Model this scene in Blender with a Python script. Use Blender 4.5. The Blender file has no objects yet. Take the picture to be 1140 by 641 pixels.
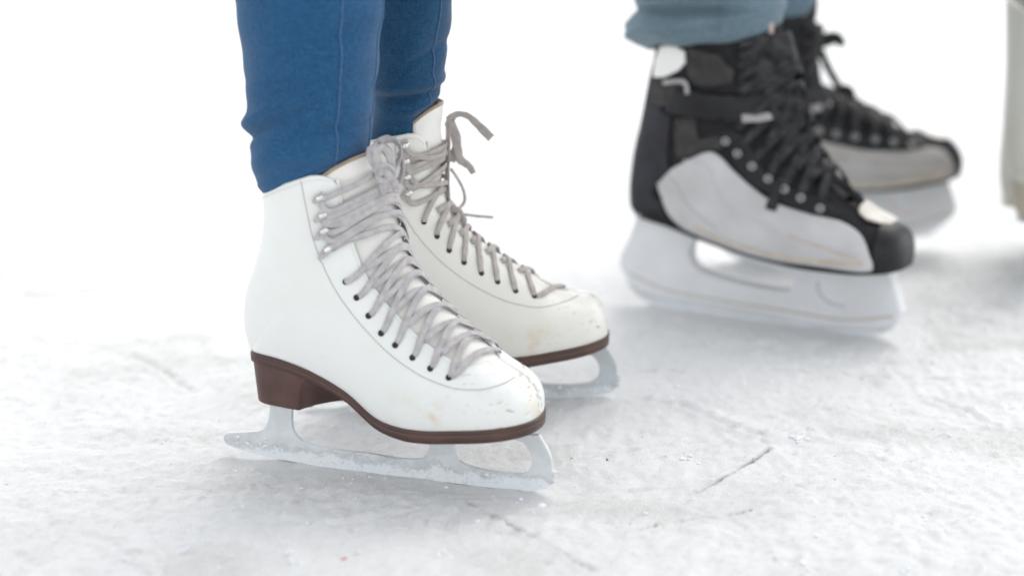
import bpy, bmesh, math, random
import numpy as np
from math import sin, cos, radians, pi, sqrt, atan2
from mathutils import Vector, Matrix
random.seed(7); rng = np.random.default_rng(7)
scene = bpy.context.scene
COL = scene.collection

# ------------------------------------------------------------------ camera model used to turn traced points into metres
H, TH, FPX, CX, CY = .48, radians(14.3), 1800., 570., 320.5
R_ = np.array([1., 0, 0]); U_ = np.array([0, sin(TH), cos(TH)]); F_ = np.array([0, cos(TH), -sin(TH)]); C_ = np.array([0, 0, H])
def ray(x, y): return F_ + R_*(x-CX)/FPX - U_*(y-CY)/FPX
def ground(x, y, z=0):
    d = ray(x, y); return C_ + d*(z-H)/d[2]
class Plane:
    """vertical plane through a shoe: s runs heel to toe, z up, d sideways (towards the viewer)"""
    def __init__(s, x, y, yaw):
        s.o = np.array([x, y, 0.]); s.yaw = yaw
        s.f = np.array([cos(yaw), sin(yaw), 0]); s.n = np.array([-sin(yaw), cos(yaw), 0])
    def un(s, x, y, d=0):
        r = ray(x, y); t = ((s.o-s.n*d-C_) @ s.n)/(r @ s.n); p = C_+t*r
        a, z, t_ = (p-s.o) @ s.f, p[2], getattr(s, 'pitch', 0.)
        return np.array([a*cos(t_)+z*sin(t_), -a*sin(t_)+z*cos(t_)])
    def q(s, x, y, d=0):
        a = s.un(x, y, d); return np.array([a[0], -d, a[1]])
    def proj(s, P):
        W = s.o + P[..., 0:1]*s.f + P[..., 1:2]*s.n + P[..., 2:3]*np.array([0, 0, 1.])
        d = W-C_; k = d @ F_
        return CX+FPX*(d @ R_)/k, CY-FPX*(d @ U_)/k

# ------------------------------------------------------------------ object helpers
def link(o, parent=None):
    COL.objects.link(o)
    if parent: o.parent = parent
    return o
def tag(o, label=None, cat=None, group=None, kind=None):
    if label: o['label'] = label
    if cat: o['category'] = cat
    if group: o['group'] = group
    if kind: o['kind'] = kind
    return o
def empty(name, loc=(0, 0, 0), rz=0, **k):
    o = bpy.data.objects.new(name, None); o.location = loc; o.rotation_euler = (0, 0, rz); o.empty_display_size = .05
    link(o); return tag(o, **k)
CUR = {'m': 1}
def mesh_obj(name, verts, faces, mat, parent=None, smooth=True, solid=0, offset=-1, bevel=0, sub=0, mir=False):
    if mir and CUR['m'] > 0: faces = [tuple(reversed(f)) for f in faces]
    me = bpy.data.meshes.new(name); me.from_pydata([tuple(map(float, v)) for v in verts], [], [tuple(f) for f in faces]); me.update()
    me.materials.append(mat)
    bm = bmesh.new(); bm.from_mesh(me)
    if smooth:
        for f in bm.faces: f.smooth = True
    bm.to_mesh(me); bm.free()
    o = bpy.data.objects.new(name, me); link(o, parent)
    if solid:
        m = o.modifiers.new('solid', 'SOLIDIFY'); m.thickness = solid; m.offset = offset
    if sub:
        m = o.modifiers.new('sub', 'SUBSURF'); m.levels = sub; m.render_levels = sub
    if bevel:
        m = o.modifiers.new('bevel', 'BEVEL'); m.width = bevel; m.segments = 2; m.limit_method = 'ANGLE'; m.angle_limit = radians(40)
    return o
def grid_faces(nu, nv, closed=False, base=0, flip=False):
    F = []
    for i in range(nu-1):
        for j in range(nv if closed else nv-1):
            a = base+i*nv+j; b = base+i*nv+(j+1) % nv; c = base+(i+1)*nv+(j+1) % nv; d = base+(i+1)*nv+j
            F.append((a, d, c, b) if flip else (a, b, c, d))
    return F
def catmull(pts, n, closed=False):
    pts = np.asarray(pts, float); m = len(pts); out = []
    t = np.linspace(0, m-1, n)
    i = np.clip(t.astype(int), 0, m-2); f = (t-i)[:, None]
    p0 = pts[np.clip(i-1, 0, m-1)]; p1 = pts[i]; p2 = pts[i+1]; p3 = pts[np.clip(i+2, 0, m-1)]
    return .5*((2*p1)+(-p0+p2)*f+(2*p0-5*p1+4*p2-p3)*f**2+(-p0+3*p1-3*p2+p3)*f**3)
def norm(a): return a/np.maximum(np.linalg.norm(a, axis=-1, keepdims=True), 1e-9)

class MB:
    def __init__(s): s.v = []; s.f = []
    def add(s, V, F):
        b = len(s.v); s.v += [tuple(x) for x in V]; s.f += [tuple(i+b for i in f) for f in F]
    def ribbon(s, pts, nrm, w=.0065, t=.0012, n=None, taper=0):
        """flat woven band with rounded edges along pts with face normals nrm"""
        pts = np.asarray(pts, float); nrm = norm(np.asarray(nrm, float))
        T = norm(np.gradient(pts, axis=0)); B = norm(np.cross(T, nrm)); N = norm(np.cross(B, T))
        sec = [(-.5, 0), (-.42, .42), (-.2, .5), (.2, .5), (.42, .42), (.5, 0), (.42, -.42), (.2, -.5), (-.2, -.5), (-.42, -.42)]
        V = []
        m = len(pts)
        for k in range(m):
            ww = w*(1-taper*(k/(m-1))) * (1+.06*sin(k*1.3))
            for a, b in sec: V.append(pts[k]+B[k]*a*ww+N[k]*b*t)
        F = grid_faces(m, 10, True)
        F.append(tuple(range(9, -1, -1))); F.append(tuple((m-1)*10+i for i in range(10)))
        s.add(V, F)
    def tube(s, pts, r, seg=8):
        pts = np.asarray(pts, float); T = norm(np.gradient(pts, axis=0))
        ref = np.array([0, 0, 1.]) if abs(T[0][2]) < .9 else np.array([1., 0, 0])
        V = []
        for k in range(len(pts)):
            a = norm(np.cross(T[k], ref)); b = np.cross(T[k], a); rr = r if np.isscalar(r) else r[k]
            for j in range(seg): V.append(pts[k]+(a*cos(2*pi*j/seg)+b*sin(2*pi*j/seg))*rr)
        F = grid_faces(len(pts), seg, True); F.append(tuple(range(seg-1, -1, -1))); F.append(tuple((len(pts)-1)*seg+j for j in range(seg)))
        s.add(V, F)
    def lathe(s, c, n, prof, seg=16):
        """prof = (radius, height) pairs about axis n at c"""
        n = norm(np.asarray(n, float)); ref = np.array([0, 0, 1.]) if abs(n[2]) < .9 else np.array([1., 0, 0])
        a = norm(np.cross(n, ref)); b = np.cross(n, a); V = []
        for r, h in prof:
            for j in range(seg): V.append(np.asarray(c)+(a*cos(2*pi*j/seg)+b*sin(2*pi*j/seg))*r+n*h)
        F = grid_faces(len(prof), seg, True); F.append(tuple((len(prof)-1)*seg+j for j in range(seg)))
        s.add(V, F)
    def build(s, name, mat, parent=None, **k): return mesh_obj(name, s.v, s.f, mat, parent, **k)

ico = bmesh.new(); bmesh.ops.create_icosphere(ico, subdivisions=1, radius=1); ICO = np.array([v.co[:] for v in ico.verts]); ICOF = [tuple(v.index for v in f.verts) for f in ico.faces]; ico.free()
# ------------------------------------------------------------------ materials
def newmat(name):
    m = bpy.data.materials.new(name); m.use_nodes = True; nt = m.node_tree
    return m, nt, nt.nodes['Principled BSDF']
def N(nt, typ, **k):
    n = nt.nodes.new(typ)
    for a, b in k.items():
        if a in n.inputs.keys(): n.inputs[a].default_value = b
        else: setattr(n, a, b)
    return n
def simple(name, c1, c2=None, scale=40, rough=.5, bump=.1, bscale=300, bdist=.0005, metal=0, spec=.5, detail=4, rvar=0, lo=.35, hi=.65, sub=0):
    m, nt, p = newmat(name); L = nt.links
    tc = N(nt, 'ShaderNodeTexCoord')
    p.inputs['Roughness'].default_value = rough; p.inputs['Metallic'].default_value = metal; p.inputs['Specular IOR Level'].default_value = spec
    c2 = c2 or c1
    nz = N(nt, 'ShaderNodeTexNoise', Scale=scale, Detail=detail); L.new(tc.outputs['Object'], nz.inputs['Vector'])
    cr = N(nt, 'ShaderNodeValToRGB'); L.new(nz.outputs['Fac'], cr.inputs['Fac'])
    cr.color_ramp.elements[0].position = lo; cr.color_ramp.elements[1].position = hi
    cr.color_ramp.elements[0].color = (*c1, 1); cr.color_ramp.elements[1].color = (*c2, 1)
    L.new(cr.outputs['Color'], p.inputs['Base Color'])
    if rvar:
        mr = N(nt, 'ShaderNodeMapRange'); mr.inputs['To Min'].default_value = rough-rvar; mr.inputs['To Max'].default_value = rough+rvar
        L.new(nz.outputs['Fac'], mr.inputs['Value']); L.new(mr.outputs['Result'], p.inputs['Roughness'])
    if bump:
        b = N(nt, 'ShaderNodeBump', Strength=bump, Distance=bdist); n2 = N(nt, 'ShaderNodeTexNoise', Scale=bscale, Detail=5)
        L.new(tc.outputs['Object'], n2.inputs['Vector']); L.new(n2.outputs['Fac'], b.inputs['Height']); L.new(b.outputs['Normal'], p.inputs['Normal'])
    if sub:
        p.inputs['Subsurface Weight'].default_value = sub; p.inputs['Subsurface Scale'].default_value = .004
    return m
def mathn(nt, op, a, b=None, c=None, clamp=False):
    n = nt.nodes.new('ShaderNodeMath'); n.operation = op; n.use_clamp = clamp
    for i, x in enumerate((a, b, c)):
        if x is None: continue
        if isinstance(x, (int, float)): n.inputs[i].default_value = x
        else: nt.links.new(x, n.inputs[i])
    return n.outputs[0]
def maprange(nt, v, a, b, c=0., d=1., smooth=True):
    n = nt.nodes.new('ShaderNodeMapRange'); n.interpolation_type = 'SMOOTHSTEP' if smooth else 'LINEAR'
    nt.links.new(v, n.inputs['Value'])
    for k, x in zip(('From Min', 'From Max', 'To Min', 'To Max'), (a, b, c, d)): n.inputs[k].default_value = x
    return n.outputs['Result']
def mixc(nt, fac, a, b):
    n = nt.nodes.new('ShaderNodeMix'); n.data_type = 'RGBA'
    nt.links.new(fac, n.inputs[0]) if not isinstance(fac, (int, float)) else setattr(n.inputs[0], 'default_value', fac)
    for i, x in ((6, a), (7, b)):
        if isinstance(x, tuple): n.inputs[i].default_value = (*x, 1)
        else: nt.links.new(x, n.inputs[i])
    return n.outputs[2]
def noise(nt, vec, scale, detail=4, rough=.55):
    n = N(nt, 'ShaderNodeTexNoise', Scale=scale, Detail=detail, Roughness=rough); nt.links.new(vec, n.inputs['Vector']); return n.outputs['Fac']

def leather_mat(name, base, dirt=1., tint=(.66, .64, .56)):
    """white coated leather with scuffs and brown dirt gathered on the toe"""
    m, nt, p = newmat(name); L = nt.links
    tc = N(nt, 'ShaderNodeTexCoord'); ob = tc.outputs['Object']
    sx = N(nt, 'ShaderNodeSeparateXYZ'); L.new(ob, sx.inputs[0]); X, Y, Z = sx.outputs
    col = mixc(nt, maprange(nt, noise(nt, ob, 14, 3), .35, .7), base, tuple(b*t for b, t in zip(base, (.965, .975, .96))))
    # yellowish rubbed patch low on the forefoot
    low = mathn(nt, 'MULTIPLY', maprange(nt, Z, .095, .066), maprange(nt, X, .10, .17))
    yel = mathn(nt, 'MULTIPLY', low, maprange(nt, noise(nt, ob, 38, 4), .48, .66))
    col = mixc(nt, mathn(nt, 'MULTIPLY', yel, .75*dirt), col, (.62, .53, .36))
    # scuffs
    mp = N(nt, 'ShaderNodeMapping'); mp.inputs['Scale'].default_value = (60, 60, 200); L.new(ob, mp.inputs['Vector'])
    sc = noise(nt, mp.outputs[0], 1.6, 6, .7)
    toe = maprange(nt, X, .155, .235)
    scm = mathn(nt, 'MULTIPLY', maprange(nt, sc, .58, .65), mathn(nt, 'ADD', mathn(nt, 'MULTIPLY', toe, .8), .05))
    col = mixc(nt, mathn(nt, 'MULTIPLY', scm, .8*dirt), col, (.36, .25, .13))
    # dirty seam over the toe front
    seam = mathn(nt, 'MULTIPLY', maprange(nt, mathn(nt, 'ABSOLUTE', Y), .0085, .001), maprange(nt, X, .215, .232))
    sm = mathn(nt, 'MULTIPLY', seam, maprange(nt, noise(nt, ob, 330, 5, .7), .5, .58))
    col = mixc(nt, mathn(nt, 'MULTIPLY', sm, .75*dirt), col, (.27, .17, .09))
    L.new(col, p.inputs['Base Color'])
    p.inputs['Roughness'].default_value = .38; p.inputs['Specular IOR Level'].default_value = .45
    b = N(nt, 'ShaderNodeBump', Strength=.25, Distance=.0012)
    h = mathn(nt, 'ADD', mathn(nt, 'MULTIPLY', noise(nt, ob, 45, 3), 1.), mathn(nt, 'MULTIPLY', noise(nt, ob, 900, 3), .22))
    L.new(h, b.inputs['Height']); L.new(b.outputs['Normal'], p.inputs['Normal'])
    return m

def denim_mat(name, c1, c2, fade):
    m, nt, p = newmat(name); L = nt.links
    tc = N(nt, 'ShaderNodeTexCoord'); ob = tc.outputs['Object']; uv = tc.outputs['UV']
    mp = N(nt, 'ShaderNodeMapping'); mp.inputs['Scale'].default_value = (1000, 1000, 160); L.new(ob, mp.inputs['Vector'])
    slub = noise(nt, mp.outputs[0], 1, 3, .6)
    mp2 = N(nt, 'ShaderNodeMapping'); mp2.inputs['Scale'].default_value = (170, 170, 1200); L.new(ob, mp2.inputs['Vector'])
    weft = noise(nt, mp2.outputs[0], 1, 3, .6)
    wv = mathn(nt, 'ADD', mathn(nt, 'MULTIPLY', slub, .5), mathn(nt, 'MULTIPLY', weft, .5))
    col = mixc(nt, maprange(nt, wv, .33, .67), c1, c2)
    col = mixc(nt, mathn(nt, 'MULTIPLY', maprange(nt, noise(nt, ob, 16, 4), .45, .75), .2), col, fade)
    L.new(col, p.inputs['Base Color'])
    p.inputs['Roughness'].default_value = .9; p.inputs['Specular IOR Level'].default_value = .15
    p.inputs['Sheen Weight'].default_value = .15
    b = N(nt, 'ShaderNodeBump', Strength=.5, Distance=.0006); L.new(wv, b.inputs['Height']); L.new(b.outputs['Normal'], p.inputs['Normal'])
    return m

def steel_mat(name, base, snow_z, snow=1., seed=0):
    """blade steel, frosted by snow sticking along its lower half"""
    m, nt, p = newmat(name); L = nt.links
    tc = N(nt, 'ShaderNodeTexCoord'); ob = tc.outputs['Object']
    sx = N(nt, 'ShaderNodeSeparateXYZ'); L.new(ob, sx.inputs[0]); X, Y, Z = sx.outputs
    st = mixc(nt, maprange(nt, noise(nt, ob, 60, 5), .35, .65), base, tuple(b*.86 for b in base))
    big = noise(nt, ob, 55, 4); fine = noise(nt, ob, 420, 6, .8)
    lim = mathn(nt, 'ADD', mathn(nt, 'MULTIPLY', big, .026), snow_z-.013)
    d = mathn(nt, 'SUBTRACT', lim, Z)
    k = mathn(nt, 'ADD', mathn(nt, 'MULTIPLY', d, 120), mathn(nt, 'MULTIPLY', mathn(nt, 'SUBTRACT', fine, .5), 3.4))
    f = mathn(nt, 'MULTIPLY', maprange(nt, k, -.1, .5), snow)
    L.new(mixc(nt, f, st, (.74, .775, .80)), p.inputs['Base Color'])
    L.new(mathn(nt, 'MULTIPLY', mathn(nt, 'SUBTRACT', 1, f), .08), p.inputs['Metallic'])
    L.new(maprange(nt, f, 0, 1, .38, .9), p.inputs['Roughness'])
    b = N(nt, 'ShaderNodeBump', Strength=.7, Distance=.0005)
    L.new(mathn(nt, 'ADD', mathn(nt, 'MULTIPLY', f, mathn(nt, 'ADD', fine, .5)), mathn(nt, 'MULTIPLY', fine, .03)), b.inputs['Height']); L.new(b.outputs['Normal'], p.inputs['Normal'])
    return m

M = {}
M['leather'] = leather_mat('white_leather', (.745, .76, .745))
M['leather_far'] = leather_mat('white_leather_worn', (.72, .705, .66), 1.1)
M['leather_shaded'] = simple('shaded_white_leather', (.56, .555, .49), (.50, .495, .44), scale=12, rough=.5)  # white boot leather, greyed: its shade is put into the base colour
M['tongue'] = simple('tongue_leather', (.76, .75, .71), (.70, .69, .65), scale=25, rough=.55, bump=.3, bscale=120, bdist=.001)
M['lining'] = simple('tan_lining', (.36, .29, .22), (.28, .22, .17), scale=80, rough=.9)
M['sole'] = simple('brown_sole', (.078, .036, .027), (.050, .023, .018), scale=35, rough=.42, bump=.3, bscale=90, bdist=.0006)
M['heel'] = simple('brown_stacked_heel', (.092, .043, .033), (.058, .027, .021), scale=45, rough=.38, bump=.3, bscale=60, bdist=.0008)
M['lace'] = simple('lilac_grey_lace', (.49, .47, .475), (.39, .375, .38), scale=160, rough=.95, bump=.6, bscale=1500, bdist=.0004, spec=.15)
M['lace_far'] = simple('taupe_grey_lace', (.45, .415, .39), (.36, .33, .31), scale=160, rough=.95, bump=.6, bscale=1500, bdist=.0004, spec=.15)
M['eyelet'] = simple('dark_eyelet', (.012, .012, .012), rough=.3, metal=.3)
M['hook'] = simple('nickel_hook', (.72, .72, .70), (.6, .6, .6), scale=200, rough=.22, metal=.9)
M['thread'] = simple('grey_thread', (.30, .29, .28), rough=.9, bump=0)
M['thread_pale'] = simple('pale_thread', (.62, .60, .57), rough=.9, bump=0)
M['steel'] = steel_mat('frosted_steel', (.66, .69, .705), .015)
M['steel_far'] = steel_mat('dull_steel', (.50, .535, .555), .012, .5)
M['screw'] = simple('screw_metal', (.55, .55, .54), rough=.3, metal=.9)
M['denim'] = denim_mat('blue_denim', (.010, .051, .122), (.023, .099, .215), (.045, .14, .28))
M['denim_shaded'] = denim_mat('blue_denim_shaded', (.007, .036, .085), (.017, .075, .155), (.03, .10, .19))  # same jeans on the far leg, shade painted in as a darker blue
M['denim_thread'] = simple('denim_thread', (.08, .17, .30), (.03, .09, .20), scale=900, rough=.9)
M['denim_pale'] = denim_mat('washed_denim', (.08, .13, .165), (.16, .225, .265), (.25, .33, .37))
M['skin'] = simple('sock_knit', (.25, .25, .26), (.2, .2, .2), scale=300, rough=.95)
M['black'] = simple('black_nylon', (.008, .008, .010), (.016, .016, .019), scale=120, rough=.7, spec=.25, bump=.4, bscale=500)
M['black_gloss'] = simple('black_toe_plastic', (.008, .008, .010), (.014, .014, .016), scale=30, rough=.4, spec=.3)
M['charcoal'] = simple('charcoal_panel', (.028, .028, .036), (.018, .018, .024), scale=60, rough=.6, spec=.25)
M['charcoal2'] = simple('worn_grey_mesh', (.036, .034, .033), (.014, .014, .014), scale=90, rough=.7)
M['panel'] = simple('scuffed_white_panel', (.54, .54, .55), (.42, .415, .415), scale=22, rough=.42, lo=.3, hi=.7)
M['panel_far'] = simple('scuffed_grey_panel', (.40, .385, .37), (.33, .315, .30), scale=22, rough=.5)
M['panel_rub'] = simple('rubbed_tan_scuff', (.52, .46, .38), (.44, .37, .28), scale=60, rough=.6)
M['white_patch'] = simple('white_patch', (.78, .77, .74), rough=.45)
M['vamp'] = simple('sunlit_vamp', (.50, .46, .41), (.30, .28, .25), scale=30, rough=.35)  # pale vamp panel, cream tone has the sun's highlight painted in
M['tag'] = simple('pale_tag', (.38, .37, .37), (.3, .29, .3), scale=90, rough=.6)
M['beige_edge'] = simple('beige_binding', (.45, .37, .34), (.36, .3, .28), scale=90, rough=.8)
M['lace_black'] = simple('black_lace', (.008, .008, .009), (.045, .045, .046), scale=90, rough=.7, bump=.5, bscale=900, spec=.25)  # lighter noise tone paints grey glints onto the black lace
M['ring'] = simple('nickel_ring', (.5, .5, .5), rough=.3, metal=.6)
M['holder'] = simple('white_holder_plastic', (.70, .72, .745), (.62, .63, .64), scale=14, rough=.35, sub=.15, rvar=.05)
M['holder_line'] = simple('violet_grey_line', (.45, .44, .50), (.5, .49, .56), scale=60, rough=.5)
M['holder_pink'] = simple('faded_pink_mark', (.72, .42, .42), (.70, .55, .54), scale=70, rough=.5)
M['snow'] = simple('shaved_snow', (.74, .77, .80), (.82, .84, .86), scale=300, rough=.8, bump=.5, bscale=500, bdist=.001)
M['tan_heel'] = simple('tan_heel', (.44, .40, .31), (.38, .34, .27), scale=40, rough=.6)

# ------------------------------------------------------------------ boot surface: fanned sections from toe to cuff
class Boot:
    def __init__(s, pl, st, silh=(0, 0)):
        """st rows: Bx,By,Fx,Fy,W,ws,nt,nb,g   (pixel trace of lower/back edge and crest, half widths in metres)"""
        s.pl = pl; A = []
        for bx, by, fx, fy, W, ws, nt, nb, g in st:
            b = pl.un(bx, by, ws); f = pl.un(fx+silh[0], fy+silh[1], 0)
            A.append([b[0], b[1], f[0], f[1], W, ws, nt, nb, g])
        s.A = np.array(A); s.n = len(A)-1; s.bend = .004; s.m = 1
    def row(s, u):
        u = np.asarray(u, float); A = s.A; m = len(A)
        i = np.clip(np.floor(u).astype(int), 0, m-2); f = (u-i)[..., None]
        p0 = A[np.clip(i-1, 0, m-1)]; p1 = A[i]; p2 = A[i+1]; p3 = A[np.clip(i+2, 0, m-1)]
        r = .5*((2*p1)+(-p0+p2)*f+(2*p0-5*p1+4*p2-p3)*f**2+(-p0+3*p1-3*p2+p3)*f**3)
        return np.moveaxis(r, -1, 0)
    def S(s, u, v):
        u, v = np.broadcast_arrays(np.asarray(u, float), np.asarray(v, float))
        bs, bz, fs, fz, W, ws, nt, nb, g = s.row(u)
        W = np.maximum(W, 1e-5); ws = np.clip(ws, 0, W*.97); a = np.abs(v)
        phe = pi-np.arcsin(np.clip((ws/W)**(nb/2), 0, 1)); ph = a*phe
        n = np.where(ph < pi/2, nt, nb); sn = np.clip(np.sin(ph), 0, 1); cs = np.cos(ph)
        w = W*sn**(2/n); h = np.sign(cs)*np.abs(cs)**(2/n)
        he = -np.abs(np.cos(phe))**(2/nb)
        tau = np.clip((h-he)/(1-he), 0, 1)**g
        x = bs+(fs-bs)*tau; z = bz+(fz-bz)*tau
        y = np.sign(v)*w + s.bend*np.sin(np.clip((x-.03)/.2, 0, 1)*pi)
        return np.stack([x, y*s.m, z], -1)
    def N(s, u, v):
        e = .02; ev = .004
        u, v = np.broadcast_arrays(np.asarray(u, float), np.asarray(v, float))
        du = s.S(u+e, v)-s.S(np.maximum(u-e, 0), v); dv = s.S(u, v+ev)-s.S(u, v-ev)
        return norm(np.cross(dv, du))*s.m
    def O(s, u, v, off): return s.S(u, v)+s.N(u, v)*np.asarray(off)[..., None]
    def inv_setup(s):
        s.gu = np.linspace(.3, s.n, 500)[:, None]; s.ga = np.linspace(.0, .985, 160)[None, :]
        P = s.S(s.gu, -s.ga); s.px, s.py = s.pl.proj(P)
        nn = s.N(s.gu, -s.ga); view = P-s.local_cam(); s.front = (nn*view).sum(-1) < 0
    def local_cam(s):
        d = C_-s.pl.o; return np.array([d @ s.pl.f, d @ s.pl.n, d[2]])
    def inv(s, x, y):
        d = (s.px-x)**2+(s.py-y)**2+np.where(s.front, 0, 400); k = np.unravel_index(np.argmin(d), d.shape)
        u, a = float(s.gu[k[0], 0]), float(s.ga[0, k[1]])
        def pr(u, a): q = s.pl.proj(s.S(u, -a)); return np.array([float(np.ravel(q[0])[0]), float(np.ravel(q[1])[0])])
        for _ in range(3):
            p = pr(u, a); J = np.stack([(pr(u+.02, a)-p)/.02, (pr(u, a+.004)-p)/.004], -1)
            if abs(np.linalg.det(J)) < 50: break
            d_ = np.linalg.solve(J, np.array([x, y])-p); u += float(np.clip(d_[0], -.06, .06)); a += float(np.clip(d_[1], -.01, .01))
        return float(np.clip(u, .05, s.n)), float(np.clip(a, .0, .99))

def surf_patch(boot, name, mat, parent, poly, off=.001, thick=.0012, side=-1, n=60, m=14):
    """a panel lying on the boot: poly = (u,a) outline; scan lines of constant u"""
    poly = np.array(poly); u0, u1 = poly[:, 0].min()+1e-3, poly[:, 0].max()-1e-3
    V = []
    for u in np.linspace(u0, u1, n):
        xs = []
        for k in range(len(poly)):
            p, q = poly[k], poly[(k+1) % len(poly)]
            if (p[0]-u)*(q[0]-u) <= 0 and p[0] != q[0]: xs.append(p[1]+(q[1]-p[1])*(u-p[0])/(q[0]-p[0]))
        lo, hi = min(xs), max(xs)
        aa = np.linspace(lo, hi, m); V += list(boot.O(np.full(m, u), side*aa, np.full(m, off)))
    return mesh_obj(name, V, grid_faces(n, m, flip=side > 0), mat, parent, solid=thick, offset=0, mir=True)

def throat_fn(pts):
    pts = sorted(pts); U = np.array([p[0] for p in pts]); A = np.array([p[1] for p in pts])
    def f(u):
        return np.interp(u, U, A)
    return f, U[0]

MED = .55
def boot_upper(boot, at, u_start, ucuff, mat, parent, NU=120, K=26, KC=5, thick=.0026, name='upper', med=MED):
    """leather upper with an open throat; columns follow the throat edge exactly"""
    cols = [(-1, k/K) for k in range(K, -1, -1)] + [(0, k) for k in np.linspace(-1, 1, 2*KC+1)[1:-1]] + [(1, k/K) for k in range(0, K+1)]
    nv = len(cols)
    base = np.concatenate([np.linspace(0, 1, 9)[:-1]**1.5, np.linspace(1, u_start, 26), np.linspace(u_start, boot.n, NU-34)[1:]])
    n = len(base); V = np.zeros((n, nv, 3))
    for j, (sg, k) in enumerate(cols):
        kk = abs(k) if sg else 0
        uu = np.where(base <= u_start, base, u_start+(base-u_start)/(boot.n-u_start)*(ucuff(kk)-u_start))
        t = at(uu)
        if sg: tt = t*(med if sg > 0 else 1); v = sg*(tt+(1-tt)*k)
        else: v = k*t*(med if k > 0 else 1)
        V[:, j] = boot.S(np.maximum(uu, 1e-3), v)
    faces = []
    for i in range(n-1):
        for j in range(nv-1):
            if base[i] >= u_start-1e-6 and (cols[j][0] == 0 or cols[j+1][0] == 0): continue
            a = i*nv+j; faces.append((a, a+nv, a+nv+1, a+1))
    V = V.reshape(-1, 3)
    used = sorted({i for f in faces for i in f}); mp = {o: q for q, o in enumerate(used)}
    return mesh_obj(name, V[used], [tuple(mp[i] for i in f) for f in faces], mat, parent, solid=thick, offset=-1, mir=True)

def boot_tongue(boot, at, u0, u1, mat, parent, edge_mat, extra=.10, name='tongue', puff=.0026, med=MED, base_off=-.004):
    n, m = 80, 27; V = []
    for i, u in enumerate(np.linspace(u0, u1, n)):
        t = float(at(min(u, boot.n)))
        for j, k in enumerate(np.linspace(-1, 1, m)):
            uu = u-(1.0*abs(k)**2.5)*max(0, (u-(u1-2.5))/2.5)
            v = k*min((t*(med if k > 0 else 1)+extra), .95)
            off = base_off+puff*(1-k*k)+.0006*sin(u*2.1+k*3)
            V.append(boot.S(uu, v)+boot.N(uu, v)*off)
    o = mesh_obj(name, V, grid_faces(n, m, flip=True), mat, parent, solid=.004, offset=-1, mir=True)
    top = np.array(V[(n-1)*m:]); mb = MB(); mb.tube(catmull(top+np.array([-.0010, 0, .0002]), 60), .0016)
    mb.build('tongue_binding', edge_mat, o)
    return o

def blade_mesh(name, outline, hole, mat, parent, t=.0042, bevel=.0006):
    bm = bmesh.new()
    loops = [outline]+([hole] if hole is not None else [])
    es = []
    for lp in loops:
        vs = [bm.verts.new((p[0], -t/2, p[1])) for p in lp]
        es += [bm.edges.new((vs[i], vs[(i+1) % len(vs)])) for i in range(len(vs))]
    r = bmesh.ops.triangle_fill(bm, edges=es, use_beauty=True, use_dissolve=False)
    ret = bmesh.ops.extrude_face_region(bm, geom=bm.faces[:])
    bmesh.ops.translate(bm, verts=[g for g in ret['geom'] if isinstance(g, bmesh.types.BMVert)], vec=(0, t, 0))
    bmesh.ops.recalc_face_normals(bm, faces=bm.faces)
    me = bpy.data.meshes.new(name); bm.to_mesh(me); bm.free(); me.materials.append(mat)
    o = bpy.data.objects.new(name, me); link(o, parent)
    if bevel:
        b = o.modifiers.new('b', 'BEVEL'); b.width = bevel; b.segments = 2; b.limit_method = 'ANGLE'; b.angle_limit = radians(50)
    return o

def outline_sole(boot, u1, extra=.0018, n=70):
    """plan outline of the sole edge: toe -> heel on the near side, heel -> toe on the far side"""
    us = np.concatenate([np.linspace(0, 1, 14)[:-1], np.linspace(1, u1-2, n), np.linspace(u1-2, u1, 16)[1:]])
    Lp = []
    for u in us:
        p = boot.S(max(u, 1e-3), -1.); Lp.append(p)
    Rp = [boot.S(max(u, 1e-3), 1.) for u in us]
    return np.array(Lp), np.array(Rp)

def make_sole(boot, u1, mat, parent, thick, extra=.0018, name='sole'):
    Lp, Rp = outline_sole(boot, u1); n = len(Lp)
    ring = np.vstack([Lp, Rp[::-1]]); m = len(ring)
    T = norm(np.roll(ring, -1, 0)-np.roll(ring, 1, 0)); out = np.stack([T[:, 1], -T[:, 0], np.zeros(m)], -1)
    ctr = np.stack([ring[:, 0], np.full(m, boot.bend*.5), ring[:, 2]], -1)
    out = np.where(((ring-np.array([.12, 0, 0]))*out).sum(-1, keepdims=True) < 0, -out, out); out = norm(out*np.array([1, 1, 0]))
    prof = [(-.003, .0012), (extra, .0008), (extra+.0004, -.002), (extra-.0002, -.0026), (extra+.0003, -.0032), (extra, -thick+.001), (extra-.0015, -thick)]
    V = []
    tk = thick*np.interp(ring[:, 0], [.08, .14], [.78, 1.])[:, None] if thick > .006 else np.full((m, 1), thick)
    for o, z in prof:
        zz = np.array([[0, 0, 1.]])*(z if z > -.004 else z*tk/thick)
        V += list(ring+out*o+zz)
    F = grid_faces(len(prof), m, True)
    b0 = (len(prof)-1)*m
    for i in range(n-1):
        F.append((b0+i, b0+i+1, b0+m-2-i, b0+m-1-i)); F.append((i, m-1-i, m-2-i, i+1))
    o = mesh_obj(name, V, F, mat, parent, smooth=False)
    bm = bmesh.new(); bm.from_mesh(o.data); bmesh.ops.remove_doubles(bm, verts=bm.verts, dist=1e-5); bmesh.ops.recalc_face_normals(bm, faces=bm.faces)
    for f in bm.faces: f.smooth = abs(f.normal.z) < .6 or True
    bm.to_mesh(o.data); bm.free()
    return o, ring, out

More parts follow.
